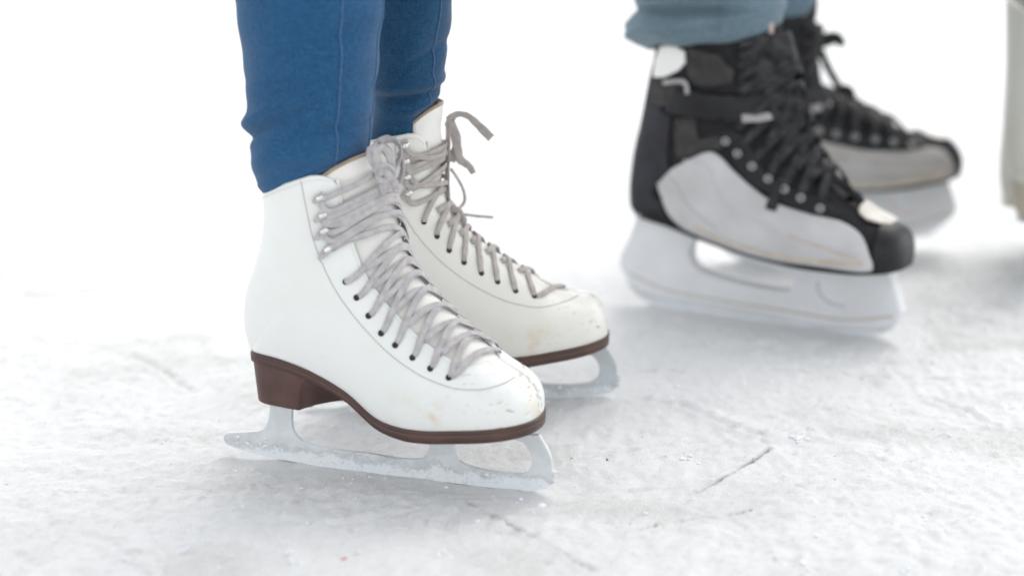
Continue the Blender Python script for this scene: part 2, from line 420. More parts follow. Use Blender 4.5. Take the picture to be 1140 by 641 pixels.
def eyelet_parts(boot, positions, parent, r=.0024, ring_mat=None, hole_mat=None, name='eyelet', off=.003):
    for (u, a) in positions:
        for sg in (-1, 1):
            c = boot.S(u, sg*a); n = boot.N(u, sg*a); mb = MB()
            mb.lathe(c+n*off, n, [(r*1.05, -.0008), (r*1.0, .0004), (r*.75, .0006), (r*.62, .0001), (r*.2, -.0002)], 14)
            o = mb.build(name, ring_mat, parent)
            if hole_mat:
                h = MB(); h.lathe(c+n*(off+.0002), n, [(r*.66, -.0003), (r*.6, .0002), (r*.1, .0003)], 12); h.build('eyelet_hole', hole_mat, o)

def surf_path(boot, keys, n=26, jit=.0):
    """keys (u,v,off,lift) -> points and normals on the boot"""
    K = catmull(np.array(keys, float), n); u, v, off = K[:, 0], K[:, 1], K[:, 2]
    P = boot.S(u, v); Nn = boot.N(u, v)
    if jit: off = off+np.interp(np.arange(n), np.linspace(0, n-1, 5), rng.normal(0, jit, 5))
    return P+Nn*off[:, None], Nn

# =================================================================== FIGURE SKATE
g0, g1 = ground(300, 513), ground(560, 545)
NEAR = Plane(g0[0], g0[1], atan2(g1[1]-g0[1], g1[0]-g0[0]))
ST = [  # Bx  By   Fx   Fy   W     ws    nt  nb  g
    (605, 467, 604, 463, .0005, .0004, 2, 2.6, 1.),
    (603.5, 469, 602, 443, .0200, .0175, 2.1, 2.8, 1.),
    (597, 470.5, 594, 427, .0300, .0270, 2.1, 2.8, 1.),
    (580, 474, 577, 413, .0385, .0350, 2.1, 2.8, 1.05),
    (560, 477, 557, 401, .0425, .0390, 2., 2.7, 1.1),
    (535, 479.5, 534, 381, .0450, .0410, 1.9, 2.6, 1.15),
    (505, 481.5, 507, 357, .0460, .0415, 1.85, 2.6, 1.2),
    (472, 482, 483, 332, .0450, .0400, 1.85, 2.5, 1.22),
    (442, 478, 464, 309, .0430, .0360, 1.9, 2.5, 1.2),
    (415, 466.5, 452, 290, .0415, .0310, 1.95, 2.4, 1.15),
    (383, 438, 445, 271, .0400, .0285, 2., 2.3, 1.1),
    (345, 415, 441, 252, .0392, .0280, 2., 2.3, 1.),
    (312, 401, 438, 236, .0388, .0270, 2., 2.3, 1.),
    (291, 391.5, 435, 223, .0385, .0190, 2., 2.2, 1.),
    (283, 386, 432, 212, .0385, .0004, 2., 2.1, 1.),
    (276, 356, 429, 204, .0388, .0003, 2., 2.1, 1.),
    (279, 324, 426, 199, .0395, .0003, 2., 2.1, 1.),
    (287, 299, 424, 195, .0405, .0003, 2., 2.1, 1.),
    (296, 269, 421, 190, .0418, .0003, 2., 2.1, 1.),
    (300, 240, 418, 186, .0430, .0003, 2., 2.1, 1.),
    (299, 213, 415, 182, .0440, .0003, 2., 2.1, 1.),
    (299, 188, 412, 170, .0445, .0003, 2., 2.1, 1.),
    (299, 165, 410, 158, .0450, .0003, 2., 2.1, 1.),
]
FB = Boot(NEAR, ST)
def setrow(b, i, bs, bz, fs, fz, W, ws): b.A[i, :6] = (bs, bz, fs, fz, W, ws)
for r_ in ((0, .2405, .0668, .2403, .0690, .0006, .0005), (1, .2392, .0668, .2390, .0820, .0145, .0125), (2, .2350, .0666, .2336, .0922, .0262, .0232), (3, .2275, .0658, .2240, .1010, .0350, .0315), (4, .2170, .0645, .2085, .1090, .0415, .0378), (5, .2010, .0622, .1895, .1222, .0447, .0412), (13, .0004, .1015, .1156, .2318, .0385, .0208)): setrow(FB, *r_)
FB.inv_setup()
def IV(*pts): return [FB.inv(x, y) for x, y in pts]
EYE = IV((500, 420.5), (479, 411), (459, 397.3), (440.6, 384.3), (423.7, 370), (410.4, 352.4), (396.2, 333), (384.2, 313.7))
HOOK = IV((368.6, 275.4), (366, 254.4), (361, 237.4), (357, 218))
EDGE = IV((545, 404), (520, 412), (497, 398.6), (460, 371), (427, 335), (406, 307.5), (396, 290), (391, 272), (385, 245), (380, 222), (378, 205))
CUFF = IV((315, 205.5), (335, 198.7), (347, 195.5), (360, 196), (372, 200), (377, 206))
STITCH = IV((335, 200), (340, 227), (347, 260), (356, 287), (365, 307), (382, 336), (405, 365), (435, 395), (460, 415), (481, 424), (513, 436), (538, 434), (560, 427), (574, 419.6))

EDGE_N = [(520, 412), (497, 398.6), (478, 386), (460, 371), (443, 353), (427, 335), (415, 320), (406, 306), (399, 291), (393, 275), (387, 258), (383, 241), (380, 224), (378, 207)]
def make_at(boot, px, start=5.3):
    I = np.array(sorted(boot.inv(x, y) for x, y in catmull(np.array(px), 60))); U = I[:, 0]; A = np.convolve(np.pad(I[:, 1], 2, 'edge'), np.ones(5)/5, 'valid')
    a0 = float(np.interp(start, U, A))
    def f(u):
        u = np.asarray(u, float); lo = np.interp(u, [4.15, 4.4, 4.8, start], [.03, .5*a0, .8*a0, a0])
        return np.where(u < start, np.minimum(lo, a0), np.interp(u, U, A))
    return f
f_at = make_at(FB, EDGE_N)
SP = catmull(np.array([(335, 202), (340, 227), (347, 260), (356, 287), (368, 313), (382, 336), (405, 365), (435, 395), (460, 413), (481, 424), (510, 433), (538, 433), (560, 427), (574, 419)]), 70)
SPI = [FB.inv(x, y) for x, y in SP]
def f_cuff(k): return float(np.interp(k, [0, .015, .05, .1, .18, .26, .6, 1], [18.7, 19.3, 20.0, 20.3, 20.48, 20.43, 20.2, 20.0]))
EL = [(a, b) for a, b in zip([5.87, 6.61, 7.36, 8.2, 9.02, 9.82, 10.61, 11.45], [.54, .535, .525, .515, .51, .512, .515, .512])]
EM = [(u, .5*MED+.05) for u in (4.75, 5.25, 5.85, 6.55, 7.3, 8.1, 8.9, 9.7)]
HL = [(13.95, .368), (15.3, .362), (16.96, .370), (18.55, .380)]
HM = [(u, float(f_at(u))*MED+.05) for u in (10.4, 11.2, 12.1, 13.2)]
BL_OUT = [(249.5, 484), (253.5, 481.5), (270, 481), (286, 480), (292.5, 477.6), (296.5, 473.5), (299, 466), (300.5, 450), (325, 450), (324.5, 468), (326, 479), (330, 486), (337, 491.5), (350, 496), (364, 499), (386, 502), (410, 504.5), (440, 510), (458, 511.3), (468, 510.5), (474, 507), (477.5, 500), (479, 485),
          (505, 485), (540, 485), (575, 484), (600, 484), (606, 494), (610.5, 502), (613.5, 511), (614.8, 519), (614.6, 524), (619.4, 526.0), (613.8, 528.7), (619.2, 531.2), (613.2, 533.4), (617.6, 536.9), (611.5, 540), (607, 544.3), (594.6, 545.8), (562, 545.3), (521.6, 542.5), (481, 538.5), (440.5, 533.5), (400, 527.6), (355, 519.3), (308, 510.5), (277, 503.3), (262, 498.5), (252, 494.5), (248.7, 489)]
BL_HOLE = [(504.8, 497), (506.8, 507), (511, 513), (518, 517.5), (527, 520.5), (538, 523), (552, 525.2), (570, 527.2), (580, 527), (586.5, 525), (591, 520.5), (592.8, 513), (590.5, 504), (586, 496.5), (581, 492), (572, 489.5), (540, 490.5), (508, 491.5)]

def lace_pair_path(boot, a, b, lift, w=.0062, n=26):
    """from eyelet a=(u,v) across to dive under the other facing at b=(u,v)"""
    (u0, v0), (u1, v1) = a, b
    keys = []; uf = (lambda f: f**.62) if v0 < 0 else (lambda f: 1-(1-f)**.7)
    for f, o in ((0, -.001), (.05, .0012), (.14, .0022), (.3, .0014), (.5, .0012+lift), (.72, .0014), (.88, .0020), (.97, .0014), (1., -.003)):
        keys.append((u0+(u1-u0)*uf(f), v0+(v1-v0)*f, o))
    return surf_path(boot, keys, n)

NEAR_F = dict(at=f_at, EL=EL, EM=EM, HL=HL, HM=HM, SP=SPI, med=MED)
def make_figure_skate(boot, root, leather, lace_m, steel, m=1, heel_m=None, sole_m=None, bow=None, tongue_top=21.6, taper=.0030, ft=NEAR_F):
    f_at, EL, EM, HL, HM, SPI, MED = [ft[k] for k in ('at', 'EL', 'EM', 'HL', 'HM', 'SP', 'med')]
    boot.m = m; CUR['m'] = m
    lat = -1    # v sign of the outer side; the mirror flips it in space
    up = boot_upper(boot, f_at, 4.15, f_cuff, leather, root, med=MED)
    boot_tongue(boot, f_at, 3.7, tongue_top, M['tongue'], root, M['lining'], med=MED)
    # edge folds along the facings
    for sg, md in ((-1, 1), (1, MED)):
        us = np.linspace(4.2, 19.6, 90); mb = MB(); v = sg*f_at(us)*md
        P = boot.S(us, v)+boot.N(us, v)*-.0010; mb.tube(P, .0013, 6)
        mb.build('facing_edge', leather, root)
    sole, ring, out = make_sole(boot, 14, sole_m or M['sole'], root, .0104, extra=.0012)
    # heel block
    n = len(ring); order = list(range(n)); half = n//2
    zc = lambda x: np.interp(x, np.sort(ring[:half, 0]), ring[:half, 2][np.argsort(ring[:half, 0])])-.0104*np.interp(x, [.08, .14], [.78, 1.])
    xl, xm = .0435, .080            # breast position on the outer and inner side
    pts = [p for p in ring if (p[0] < xl and p[1]*m < 0) or (p[0] < xm and p[1]*m >= 0)]
    pts = sorted(pts, key=lambda p: atan2(p[1]*m, .03-p[0]))   # outer side -> back -> inner side
    pts = np.array(pts)
    A = pts[0].copy(); B = pts[-1].copy(); A[0] = xl; B[0] = xm
    br = []
    for f in np.linspace(0, 1, 13)[1:-1]:
        p = B*(1-f)+A*f; p[0] -= .005*sin(pi*f); br.append(p)
    outl = np.vstack([[A], pts, [B], br]); mm = len(outl); isb = np.array([0]*(len(pts)+2)+[1]*len(br)); isb[0] = isb[len(pts)+1] = 1
    ctr = np.array([.025, 0]); V = []
    levels = [0, .08, .2, .45, .8, .95, 1.]
    zb = .0580
    for t in levels:
        for i, p in enumerate(outl):
            x, y = p[0], p[1]; ins = .0005+taper*t+(.0012 if t == 1 else 0); dd = np.array([x, y])-ctr; dd = dd/np.linalg.norm(dd)
            x2, y2 = x-dd[0]*ins, y-dd[1]*ins
            if isb[i]: x2 += .010*(1-t)**5
            zt = zc(x2)+.001; zbb = zb-.0018*(x2/.05); V.append((x2, y2, zt+(zbb-zt)*t))
    F = grid_faces(len(levels), mm, True, flip=True); c0 = len(V); V.append((.024, 0, zb)); b0 = (len(levels)-1)*mm
    F += [(b0+i, c0, b0+(i+1) % mm) for i in range(mm)]
    hb = mesh_obj('heel', V, F, heel_m or M['heel'], root, bevel=.0015)
    bm = bmesh.new(); bm.from_mesh(hb.data); bmesh.ops.recalc_face_normals(bm, faces=bm.faces); bm.to_mesh(hb.data); bm.free()
    # blade
    d = .002
    ol = [NEAR.un(x, y, d) for x, y in BL_OUT]; ho = [NEAR.un(x, y, d) for x, y in BL_HOLE]
    ol = [(p[0], max(p[1], .0012)) for p in ol]
    bl = blade_mesh('blade', ol, ho, steel, root)
    mb = MB()     # mounting plates
    def plate(xs, hw, zf, th=.0022):
        V = []
        for x in xs:
            w = hw(x)
            for yy, zz in ((-w, 0), (w, 0), (w, -th), (-w, -th)): V.append((x, yy, zf(x)+zz))
        k = len(xs); F = grid_faces(k, 4, True); F += [(0, 1, 2, 3), tuple(4*(k-1)+i for i in (3, 2, 1, 0))]; mb.add(V, F)
    plate(np.linspace(.004, .046, 12), lambda x: .021*sqrt(max(.05, 1-((x-.025)/.024)**2)), lambda x: zb+.0003)
    mb.build('mounting_plate', steel, bl); mb = MB()
    plate(np.linspace(.125, .232, 24), lambda x: .024*sqrt(max(.04, 1-((x-.178)/.058)**2)), lambda x: zc(x)+.0003)
    mb.build('mounting_plate', steel, bl)
    for x, y in ((.15, -.017), (.172, -.020), (.195, -.018), (.216, -.013), (.15, .017), (.172, .02), (.195, .018), (.216, .013)):
        sc_ = MB(); sc_.lathe((x, y, zc(x)-.0018), (0, 0, -1), [(.0030, 0), (.0028, .0009), (.0016, .0017), (.0003, .0019)], 12); sc_.build('screw', M['screw'], bl)
    sn = MB(); r3 = np.random.default_rng(11)
    for _ in range(190):
        k = r3.uniform(0, 1); px_, py_ = 262+k*345, np.interp(262+k*345, [262, 300, 355, 440, 520, 607], [492, 505, 515, 529, 537, 541])-abs(r3.normal(0, 6.5)); q = NEAR.un(px_, py_, d)
        if q[1] < .001: continue
        rr = min(.0022, .0004+r3.exponential(.00045)); th_ = r3.uniform(0, 6.28); sd_ = -1 if r3.uniform() < .7 else 1
        V_ = ICO*rr*np.array([1.3, .45, .9])*(1+.25*np.sin(ICO @ r3.normal(0, 3, (3, 1)))); sn.add(V_+np.array([q[0], sd_*.0022, q[1]]), ICOF)
    cs_ = sn.build('clinging_snow', M['snow'], bl); cs_['kind'] = 'stuff'
    # eyelets and hooks
    for (u, a), sg in [(e, -1) for e in EL]+[(e, 1) for e in EM]:
        c = boot.S(u, sg*a); nn = boot.N(u, sg*a); e = MB(); r = .0024
        e.lathe(c, nn, [(r*1.12, -.0008), (r*1.08, .0004), (r*.8, .0007), (r*.6, .0003), (r*.1, .0001)], 14); e.build('eyelet', M['eyelet'], root)
    for (u, a), sg in [(e, -1) for e in HL]+[(e, 1) for e in HM]:
        c = boot.S(u, sg*a); nn = boot.N(u, sg*a); v2 = sg*(a+.06); tdir = norm(boot.S(u, v2)-c)
        h = MB(); h.lathe(c, nn, [(.0034, -.0004), (.0033, .0007), (.002, .0013), (.0003, .0015)], 14)
        up_ = norm(np.cross(nn, tdir)); pts_ = [c+nn*.0005-tdir*.0012, c+nn*.0032-tdir*.0016, c+nn*.0050+tdir*.0002, c+nn*.0046+tdir*.0030]
        pp = catmull(pts_, 10); h.ribbon(pp, norm(np.gradient(pp, axis=0))[:, [0, 1, 2]]*0+np.cross(norm(np.gradient(pp, axis=0)), up_), w=.0042, t=.0011)
        h.lathe(c+nn*.0044+tdir*.0026, nn, [(.0026, -.0006), (.0028, 0), (.0024, .0008), (.0003, .0012)], 12)
        h.build('lace_hook', M['hook'], root)
    # stitching
    st = SPI
    for sg, md in ((-1, 1), (1, .72)):
        K = catmull(np.array(st), 420); mb = MB()
        P = boot.S(K[:, 0], sg*K[:, 1]*md); Nn = boot.N(K[:, 0], sg*K[:, 1]*md)
        for i in range(0, 417, 3): mb.ribbon(P[i:i+3]+Nn[i:i+3]*.0002, Nn[i:i+3], w=.00055, t=.0005)
        mb.build('stitching', M['thread'], root)
    # stitch along cuff rim
    mb = MB(); ks = np.linspace(.04, 1, 240); us = np.array([f_cuff(k) for k in ks])-.28; tt = f_at(us); vv = -(tt+(1-tt)*np.clip(ks+.01, 0, 1))
    P = boot.S(us, vv); Nn = boot.N(us, vv)
    for i in range(0, 237, 3): mb.ribbon(P[i:i+3]+Nn[i:i+3]*.0001, Nn[i:i+3], w=.0005, t=.0004)
    mb.build('stitching', M['thread_pale'], root)
    # toe seam
    mb = MB(); us = np.linspace(.9, 4.1, 120); vv = np.full(120, -.015)
    P = boot.S(us, vv); Nn = boot.N(us, vv); mb.ribbon(P+Nn*.0001, Nn, w=.0011, t=.0006); mb.build('toe_seam', M['thread_pale'], root)
    # the lace
    L = MB(); W = .0051
    p, q = lace_pair_path(boot, (EL[0][0], -EL[0][1]), (4.35, .13), .0006); L.ribbon(p, q, W)
    for i in range(7):
        ub = EM[i+1][0]-.1; p, q = lace_pair_path(boot, (EL[i][0], -EL[i][1]), (ub, f_at(ub)*MED+.01), .0022 if i % 2 else .0008); L.ribbon(p, q, W)
        ub = EL[i+1][0]-.30; p, q = lace_pair_path(boot, (EM[i][0], EM[i][1]), (ub, -f_at(ub)-.005), .0006 if i % 2 else .0022); L.ribbon(p, q, W)
    # wraps over the hooks
    def strand(a, b, o0, o1, sag, w=W*.93):
        (u0, v0), (u1, v1) = a, b; keys = []; uf = (lambda f: f**.5) if v0 < 0 else (lambda f: 1-(1-f)**.5)
        for f, o in ((0, .0030), (.06, .0040), (.2, .0030), (.5, .0026+o0), (.8, .0030), (.94, .0040), (1, .0030)):
            keys.append((u0+(u1-u0)*uf(f)-sag*sin(pi*f), v0+(v1-v0)*f, o+o1))
        p, q = surf_path(boot, keys, 28); L.ribbon(p, q, w)
    hl = [(u, -(a+.012)) for u, a in HL]; hm = [(u, a+.012) for u, a in HM]
    strand((EL[7][0], -EL[7][1]), (hm[0][0]-.1, hm[0][1]), .001, -.0012, 0); strand((EM[7][0], EM[7][1]), (hl[0][0]-.28, hl[0][1]), 0, -.001, 0)
    for k in range(3):
        strand((hl[k][0]+.22, hl[k][1]), (hm[k+1][0]-.12, hm[k+1][1]), .0014, 0, 0); strand((hm[k][0]+.12, hm[k][1]), (hl[k+1][0]-.30, hl[k+1][1]), .0002, 0, 0)
        if k == 2: strand((hl[k][0]-.25, hl[k][1]), (hm[k][0]+.1, hm[k][1]), .0008, .0004, 0)
    for k in range(4):   # short turns round each hook
        for (u, v), sg in ((hl[k], -1), (hm[k], 1)):
            keys = [(u-.30, v-sg*.02, .0032), (u-.16, v+sg*.018, .0036), (u, v+sg*.030, .0036), (u+.16, v+sg*.018, .0036), (u+.26, v-sg*.02, .0032)]
            p, q = surf_path(boot, keys, 14); L.ribbon(p, q, W*.55, t=.0016)
    strand((hl[3][0]+.12, hl[3][1]), (17.6, .02), .0018, .001, 0); strand((hl[3][0]-.25, hl[3][1]), (13.4, .2), .0014, .0005, 0); strand((hm[3][0]+.1, hm[3][1]), (16.8, -.02), .0018, .001, 0)
    if bow: bow(L)
    L.build('lace', lace_m, root)
    CUR['m'] = 1

def rb(L, pl, pts, w=.0068, nrm=(0, -1, .15), n=30, twist=None, t=.0012, taper=0):
    """loose band through traced points (x, y, sideways offset)"""
    P = catmull([pl.q(*p) for p in pts], n); T = norm(np.gradient(P, axis=0))
    Nn = np.tile(norm(np.array(nrm, float)), (n, 1))
    if twist is not None:
        ang = np.interp(np.arange(n), np.linspace(0, n-1, len(twist)), twist)
        Bn = np.cross(T, Nn); Nn = norm(Nn*np.cos(ang)[:, None]+norm(Bn)*np.sin(ang)[:, None])
    L.ribbon(P, Nn, w, t, taper=taper)

def bow_near(L):
    pl = NEAR; o = .012
    rb(L, pl, [(424, 196, o), (417, 183, o+.004), (412, 170, o+.006), (416, 162, o+.002), (425, 162, -.002), (432, 170, -.003), (436, 182, 0), (431, 194, o)], w=.0072, twist=[.2, .3, .1, -.5, -.8, -.3, .2, .3])
    rb(L, pl, [(428, 194, o), (421, 181, o+.005), (419, 171, o+.006), (425, 165, o), (433, 172, o), (436, 186, o), (432, 196, o)], w=.0066, twist=[0, .4, .5, .2, -.2, -.3, 0])
    rb(L, pl, [(430, 193, o-.004), (440, 184, .004), (446, 172, .000), (444, 161, -.006), (434, 155, -.008), (424, 157, -.004), (419, 163, 0)], w=.0066, twist=[0, -.4, -.7, -.9, -.5, 0, .3])
    rb(L, pl, [(432, 196, o), (441, 203, .006), (447, 196, .003), (448, 180, 0), (443, 170, -.002)], w=.0062, twist=[.1, -.2, -.5, -.7, -.6])
    rb(L, pl, [(431, 192, o+.001), (428, 200, o+.003), (426, 209, o+.003), (427, 218, o+.001)], w=.0070, twist=[.3, .1, .2, .4])
    rb(L, pl, [(433, 195, o), (439, 203, o), (441, 211, .007)], w=.0060, twist=[-.3, -.5, -.4])
    rb(L, pl, [(420, 190, o+.002), (428, 185, o+.006), (436, 190, o+.004), (434, 199, o+.004), (425, 201, o+.005), (421, 195, o+.004)], w=.0060, t=.0018, twist=[.4, .2, 0, -.2, 0, .3])
    rb(L, pl, [(423, 186, o+.003), (430, 192, o+.008), (436, 200, o+.004)], w=.0062, t=.0018, twist=[.3, 0, -.3])
    rb(L, pl, [(418, 195, o), (425, 192, o+.007), (433, 186, o+.004)], w=.006, t=.0018)
root = empty('figure_skate', (NEAR.o[0], NEAR.o[1], 0), NEAR.yaw, label='nearest white figure skate, grey lace knotted in a bow under the jeans hem', cat='ice skate', group='figure skates of the person in blue jeans')
make_figure_skate(FB, root, M['leather'], M['lace'], M['steel'], 1, bow=bow_near, tongue_top=20.9)

# far figure skate (left foot)
YF = radians(6); gp = ground(631, 444); fo = gp-np.array([cos(YF), sin(YF), 0])*.203
FAR = Plane(fo[0], fo[1], YF)
def bow_far(L):
    pl = FAR
    rb(L, pl, [(500, 140, .004), (503, 131, .004), (511, 127, .005), (522, 130, .006), (533, 140, .006), (547, 154, .008)], w=.0085, twist=[.2, .5, .9, .9, .6, .4])
    rb(L, pl, [(500, 136, .004), (507, 150, .004), (509, 165, .003), (512, 177, .002), (518, 182, .002), (523, 186, .002), (527, 193, .002)], w=.0095, twist=[.1, .2, .1, 0, .4, .5, .6], taper=.35)
    rb(L, pl, [(509, 163, .0), (505, 172, -.002), (502, 180, -.002)], w=.008)
    rb(L, pl, [(500, 130, .006), (499, 150, .006), (498, 180, .007), (498, 205, .008), (500, 228, .006), (507, 245, .002)], w=.0070, twist=[.8, .9, .9, 1., 1., .8], n=40)
    rb(L, pl, [(502, 188, .0), (510, 200, -.004), (516, 212, -.006), (517, 224, -.006), (510, 232, -.003), (503, 226, 0)], w=.0028, t=.0014, n=40)
    rb(L, pl, [(505, 242, .002), (516, 239, .0), (530, 240.5, -.002), (549, 242, -.002)], w=.0026, t=.0018)
    rb(L, pl, [(500, 232, .008), (510, 236, .010), (515, 246, .008), (508, 253, .006), (500, 246, .006), (502, 238, .010)], w=.008, t=.002, twist=[0, .4, .2, -.4, .2, .5])
    rb(L, pl, [(497, 238, .010), (507, 247, .012), (514, 256, .008)], w=.0075, t=.002, twist=[.3, 0, .4])
FB2 = Boot.__new__(Boot); FB2.__dict__.update(FB.__dict__); FB2.A = FB.A.copy(); FB2.pl = FAR; FB2.m = 1; FB2.bend = -.004
for i_, (x, y) in enumerate([(672, 347), (667, 334), (655, 326), (637, 323.5), (612, 315), (588, 301), (564, 286), (545, 272), (529, 260), (517, 250), (508, 238), (502, 229), (498, 220), (495, 209), (493, 198), (492, 188), (492, 178), (492, 165), (493, 155), (493, 143), (494, 129), (494.5, 113)]):
    q = FAR.un(x, y, 0); FB2.A[i_+1, 2:4] = q
FB2.A[15:, 0] -= .010; FB2.A[14, 0] -= .002; FB2.A[16:, 1] += np.array([.002, .004, .008, .012, .016, .016, .016])
FB2.inv_setup()
def IV2(*pts): return [FB2.inv(x, y) for x, y in pts]
EL2 = IV2((595, 329.5), (574, 323.7), (554, 313.5), (536, 304), (516.6, 292), (500, 278.7), (486.5, 263), (472, 247))
HL2 = IV2((455, 213), (454, 195), (453, 178), (452, 161))
SP2 = [FB2.inv(x, y) for x, y in catmull(np.array([(440, 150), (440, 175), (440, 205), (446, 232), (460.6, 257), (476, 276), (492, 292), (512, 308), (533, 321), (553, 331), (573, 338), (602, 342), (631, 335), (645, 328)]), 60)]
AT2 = make_at(FB2, [(612, 320), (592, 310), (570, 298), (551, 287), (533, 276), (518, 265), (507, 257), (492, 246), (485, 233), (480, 218), (479, 200), (478, 175), (476, 150)], start=5.4)
EM2 = [(max(4.7, u-.6), a*.85) for u, a in EL2]; HM2 = [(u-1.2, a*.8) for u, a in HL2]
print('EL2', [(round(a, 2), round(b, 3)) for a, b in EL2]); print('HL2', [(round(a, 2), round(b, 3)) for a, b in HL2]); print('AT2', [round(float(AT2(u)), 3) for u in (5, 6, 8, 10, 12, 14, 16, 18, 20)])
FAR_F = dict(at=AT2, EL=EL2, EM=EM2, HL=HL2, HM=HM2, SP=SP2, med=.85)
root2 = empty('figure_skate', (FAR.o[0], FAR.o[1], 0), FAR.yaw, label='white figure skate behind the nearest one, loose lace ends sticking out ahead of its cuff', cat='ice skate', group='figure skates of the person in blue jeans')
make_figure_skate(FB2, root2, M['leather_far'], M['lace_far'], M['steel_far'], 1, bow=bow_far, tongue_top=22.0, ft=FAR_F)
FB.m = 1

# third skate, cropped by the right edge of the photograph
gp = ground(1150, 330); root3 = empty('figure_skate', (gp[0]-.002, gp[1], .01), radians(8), label='blurred greyish white skate boot with a tan heel, cut off by the right edge', cat='ice skate')
make_figure_skate(FB, root3, M['leather_shaded'], M['lace_far'], M['holder'], 1, heel_m=M['tan_heel'], sole_m=M['leather_shaded'], taper=.010)
root3.scale = (1.35, 1.35, 1.35); root3.rotation_euler = (0, 0, radians(68))

# =================================================================== TROUSERS
def leg_mesh(pl, prof, hem, n=90, m=56, wr=.0012, seed=0, folds=()):
    """prof rows: (y_px, xl_px, xr_px, depth half width) traced edges; hem=(s,z) low and high ends of the hem line"""
    r = np.random.default_rng(seed); rows = []
    for y, xl, xr, hw in prof:
        a = pl.un(xl, y, 0); b = pl.un(xr, y, 0); rows.append(((a[0]+b[0])/2, (b[0]-a[0])/2, (a[1]+b[1])/2, hw))
    rows = np.array(rows)[::-1]   # from low to high
    return rows
def trouser(pl, rows, hem_dz, name, mat, parent, top_z, hip, folds, yoff=0, n=170, m=72, seed=1, cuff_in=.0, wave=0.):
    """rows low->high: (centre s, half s, z, half y); above the traced part the leg carries on to the hip"""
    rows = np.array(rows, float); z0 = rows[0][2]; V = []
    Z = rows[:, 2]
    r = np.random.default_rng(seed); ph = r.uniform(0, 6.28, 30)
    hs = np.concatenate([np.linspace(0, .22, n-40), np.linspace(.22, top_z-z0, 41)[1:]])
    for h in hs:
        z = z0+h
        c = np.interp(z, Z, rows[:, 0]); a = np.interp(z, Z, rows[:, 1]); b = np.interp(z, Z, rows[:, 3]); yy = yoff
        if z > Z[-1]:
            f = (z-Z[-1])/(top_z-Z[-1]); c += (hip[0]-c)*f; yy = yoff+(hip[1]-yoff)*f; a = a+(.085-a)*min(1, f*1.2); b = b+(.08-b)*min(1, f*1.2)
        for j in range(m):
            t = 2*pi*j/m; ct, st = cos(t), sin(t)
            tilt = hem_dz*(ct*.5+.0)*max(0, 1-h/.14)
            rad = 0
            tilt += wave*(sin(3*t+1.1)+.6*sin(5*t+.4)+.5*sin(8*t))*max(0, 1-h/.05)
            for (fh, fa, amp, wd, an, slope) in folds:    # height, angle centre, amplitude, thickness, angular spread
                dh = h-fh-slope*(ct); da = (t-fa+pi) % (2*pi)-pi
                rad += 2.3*amp*math.exp(-(dh/wd)**2)*math.exp(-(da/an)**2)
            rad += .0007*sin(3*t+ph[0]+h*40)+.0005*sin(5*t+ph[1]-h*90)+.0006*sin(2*t+ph[2]+h*150)
            k = (1-.02*math.exp(-h/.004))
            V.append((c+(a*k+rad)*ct, yy+(b*k+rad)*st, z+tilt))
    nn = len(hs)
    o = mesh_obj(name, V, grid_faces(nn, m, True), mat, parent, solid=.0016, offset=-1)
    return o, np.array(V).reshape(nn, m, 3)
def seam(V, j, name, mat, parent, w=.0016, ridge=.0006, i1=130, dash=False):
    P = V[:i1, j % V.shape[1]]; ctr = V[:i1].mean(1); Nn = norm((P-ctr)*np.array([1, 1, 0])); mb = MB(); mb.ribbon(P+Nn*ridge*.6, Nn, w, .0014)
    return mb.build(name, mat, parent)

def rows_from(pl, prof, d=0):
    out = []
    for y, xl, xr, hw in prof:
        a = pl.un(xl, y, d); b = pl.un(xr, y, d); out.append(((a[0]+b[0])/2, (b[0]-a[0])/2, (a[1]+b[1])/2, hw))
    return sorted(out, key=lambda r: r[2])

p1 = empty('person', (NEAR.o[0]+.05, NEAR.o[1]+.1, 0), 0, label='person in tight blue jeans standing in the two white figure skates', cat='person')
pm = bpy.data.objects.new
def person_leg(person, pl, prof, hem_dz, mat, thread, hip, folds, seam_js, seed, yoff=0, top=.86, name='trouser_leg', wave=0.):
    # helper frame so the leg shares the shoe's axes
    rows = rows_from(pl, prof)
    o, V = trouser(pl, rows, hem_dz, name, mat, None, top, hip, folds, yoff=yoff, seed=seed, wave=wave)
    # bake the shoe frame into the mesh, relative to the person
    po = person.location
    Rm = Matrix.Translation(Vector((pl.o[0]-po[0], pl.o[1]-po[1], 0))) @ Matrix.Rotation(pl.yaw, 4, 'Z')
    kids = [seam(V, j, 'seam', thread, o, w) for j, w in seam_js]
    mb = MB()
    for zz in (9,):
        ring = V[zz]; ctr = ring.mean(0); Nn = norm((ring-ctr)*np.array([1, 1, 0])); R2 = np.vstack([ring, ring[:1]]); N2 = np.vstack([Nn, Nn[:1]])
        mb.ribbon(R2+N2*.0001, N2, .0009, .0008)
    kids.append(mb.build('hem_stitching', thread, o))
    for k in [o]+kids: k.data.transform(Rm)
    o.parent = person
    return o, V, Rm

